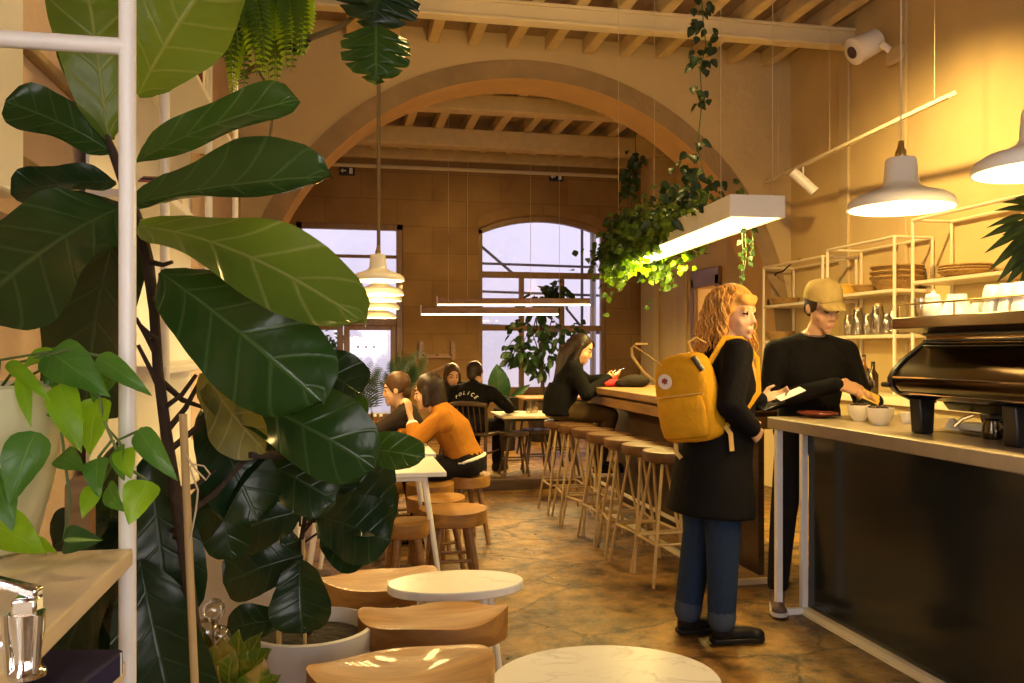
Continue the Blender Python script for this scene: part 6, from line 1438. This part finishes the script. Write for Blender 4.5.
# arched lettering across the shirt back
dg=bpy.context.evaluated_depsgraph_get(); dg.update()
def letters(par,txt,cx,z0,rad,size,mat):
    bm_=MB(); n=len(txt); sme=par.data
    from mathutils.bvhtree import BVHTree
    bt=BVHTree.FromPolygons([v.co for v in sme.vertices],[p.vertices for p in sme.polygons])
    for i,chh in enumerate(txt):
        cu=bpy.data.curves.new('txt','FONT'); cu.body=chh; cu.size=size; cu.align_x='CENTER'; cu.extrude=.0; cu.resolution_u=3
        to=bpy.data.objects.new('txt',cu); COL.objects.link(to); d2=bpy.context.evaluated_depsgraph_get(); d2.update(); me=bpy.data.meshes.new_from_object(to.evaluated_get(d2)); bpy.data.objects.remove(to)
        a=(i-(n-1)/2)*size*.92/rad; k0=len(bm_.v); pts=[]
        for v in me.vertices:
            x=v.co.x*math.cos(-a)-v.co.y*math.sin(-a)+rad*math.sin(a); z=v.co.x*math.sin(-a)+v.co.y*math.cos(-a)+rad*math.cos(a)-rad
            o_=V((cx+x,-1,z0+z)); hit=bt.ray_cast(o_,V((0,1,0))); y=(hit[0].y-.006) if hit[0] is not None else -.12
            pts.append((cx+x,y,z0+z))
        bm_.add(pts)
        for p in me.polygons: bm_.face([k0+q for q in p.vertices])
    ob=bm_.build('lettering',mat,par,local=True,smooth=0,fix=False); so=ob.modifiers.new('thick','SOLIDIFY'); so.thickness=.003; return ob
letters(shirt,'POLICE',0,.855,.16,.050,M['paper'])
# ---------------------------------------------------------------- woman facing the camera at the back
gl_=at(451,400,9.75); gl_.z=ZF; gdir=camdir(.25,-1)
far_stool(451,9.75,.46,'dark wooden stool under the woman facing the camera in the far room')
G_=dict(hip=(0,-.02,.56),chest=(0,.02,.80),neck=(0,.05,.96),head=(0,.09,1.03),hf=(-.1,.95,-.25),hs=1.05,k=1.0,
 sR=(.17,.03,.90),sL=(-.17,.03,.90),eR=(.22,.14,.70),eL=(-.22,.14,.70),wR=(.1,.34,.72),wL=(-.1,.34,.72),
 hR=(.09,0,.53),hL=(-.09,0,.53),kR=(.1,.4,.5),kL=(-.1,.4,.5),aR=(.1,.36,.095),aL=(-.1,.36,.095),tR=(.1,.55,.02),tL=(-.1,.55,.02))
go=person('dark haired woman facing the camera, half hidden behind the man in black',gl_,yaw_of(gdir),G_,'skin',.011,'hairbrown',None,('boot','boot'))
trousers(go,G_,'darktrousers',.018,.92); top(go,G_,'charcoal',.018); garment(go,'hair','hairbrown',bob(G_),.01,2)
SPOTS=[((1.0,3.6,4.2),(-.6,2.2,1.6),115),((2.2,5.6,4.3),(.9,5.9,0),130),((3.3,5.2,3.9),(4.88,6.3,1.8),340),((.3,5.2,4.3),(-.9,4.6,2.2),90),((2.2,11.0,4.2),(2.0,13.4,1.6),70),((1.5,5.5,3.0),(1.8,8.6,4.6),45)]  # spots added to brighten leaves, floor and walls; third stands for the track
EXPO=.55
# ================================================================== LIGHT, CAMERA
def light(kind,name,loc,power,col,size=.1,rot=None,size_y=None,spot=None,blend=.5):
    l=bpy.data.lights.new(name,kind); l.energy=power; l.color=col
    if kind=='AREA':
        l.size=size
        if size_y: l.shape='RECTANGLE'; l.size_y=size_y
    else: l.shadow_soft_size=size
    if spot: l.spot_size=R(spot); l.spot_blend=blend
    o=bpy.data.objects.new(name,l); COL.objects.link(o); o.location=loc
    if rot is not None: o.rotation_euler=rot
    return o
WARM=(1,.655,.225); YEL=(1,.72,.21)
for n,(p,w) in enumerate(PENDANTS): light('POINT','pendant_light',(p.x,p.y,p.z+.02),w,WARM,.05)
a,b=TROUGH
d=(b-a); mid=(a+b)/2
light('AREA','trough_light',(mid.x,mid.y,mid.z-.03),75,YEL,d.length,rot=(0,0,math.atan2(d.y,d.x)),size_y=.22)
for a,b in LINEARS:
    d=b-a; mid=(a+b)/2; light('AREA','linear_light',(mid.x,mid.y,mid.z-.02),55,WARM,d.length,rot=(0,0,math.atan2(d.y,d.x)),size_y=.04)
light('POINT','side_room_light',(XR+.9,D2A+.5,2.3),40,(1,.62,.3),.15)
light('AREA','daylight',(1.65,YR-.3,2.0),75,(1,.86,.62),3.8,rot=(R(90),0,0),size_y=2.6)
light('AREA','daylight_side',(XL-.35,-.62,2.0),170,(1,.96,.86),1.7,rot=(0,R(-90),0),size_y=2.1)  # area lamp added behind the unseen side window
light('AREA','daylight_far',(wc,YB+.6,2.3),60,(.86,.85,1),1.8,rot=(R(-90),0,0),size_y=2.6).data.cycles.is_portal=True
for p,t,w in SPOTS:
    q=(V(t)-V(p)).to_track_quat('-Z','Y').to_euler(); light('SPOT','spot_light',p,w,WARM,.06,rot=q,spot=105,blend=1)
wd=bpy.data.worlds.new('world'); scene.world=wd; wd.use_nodes=True
bg=wd.node_tree.nodes['Background']; bg.inputs[0].default_value=(.80,.78,.95,1); bg.inputs[1].default_value=1.65
cd=bpy.data.cameras.new('camera'); co=bpy.data.objects.new('camera',cd); COL.objects.link(co)
cd.sensor_width=36; cd.lens=FOC*36/1024; cd.shift_y=(YH-341.5)/1024; cd.clip_start=.05
co.location=CAM; co.rotation_euler=(R(90),0,-AN); scene.camera=co
vs=scene.view_settings; vs.view_transform='Standard'; vs.look='None'; vs.gamma=1; vs.use_curve_mapping=False; vs.exposure=EXPO
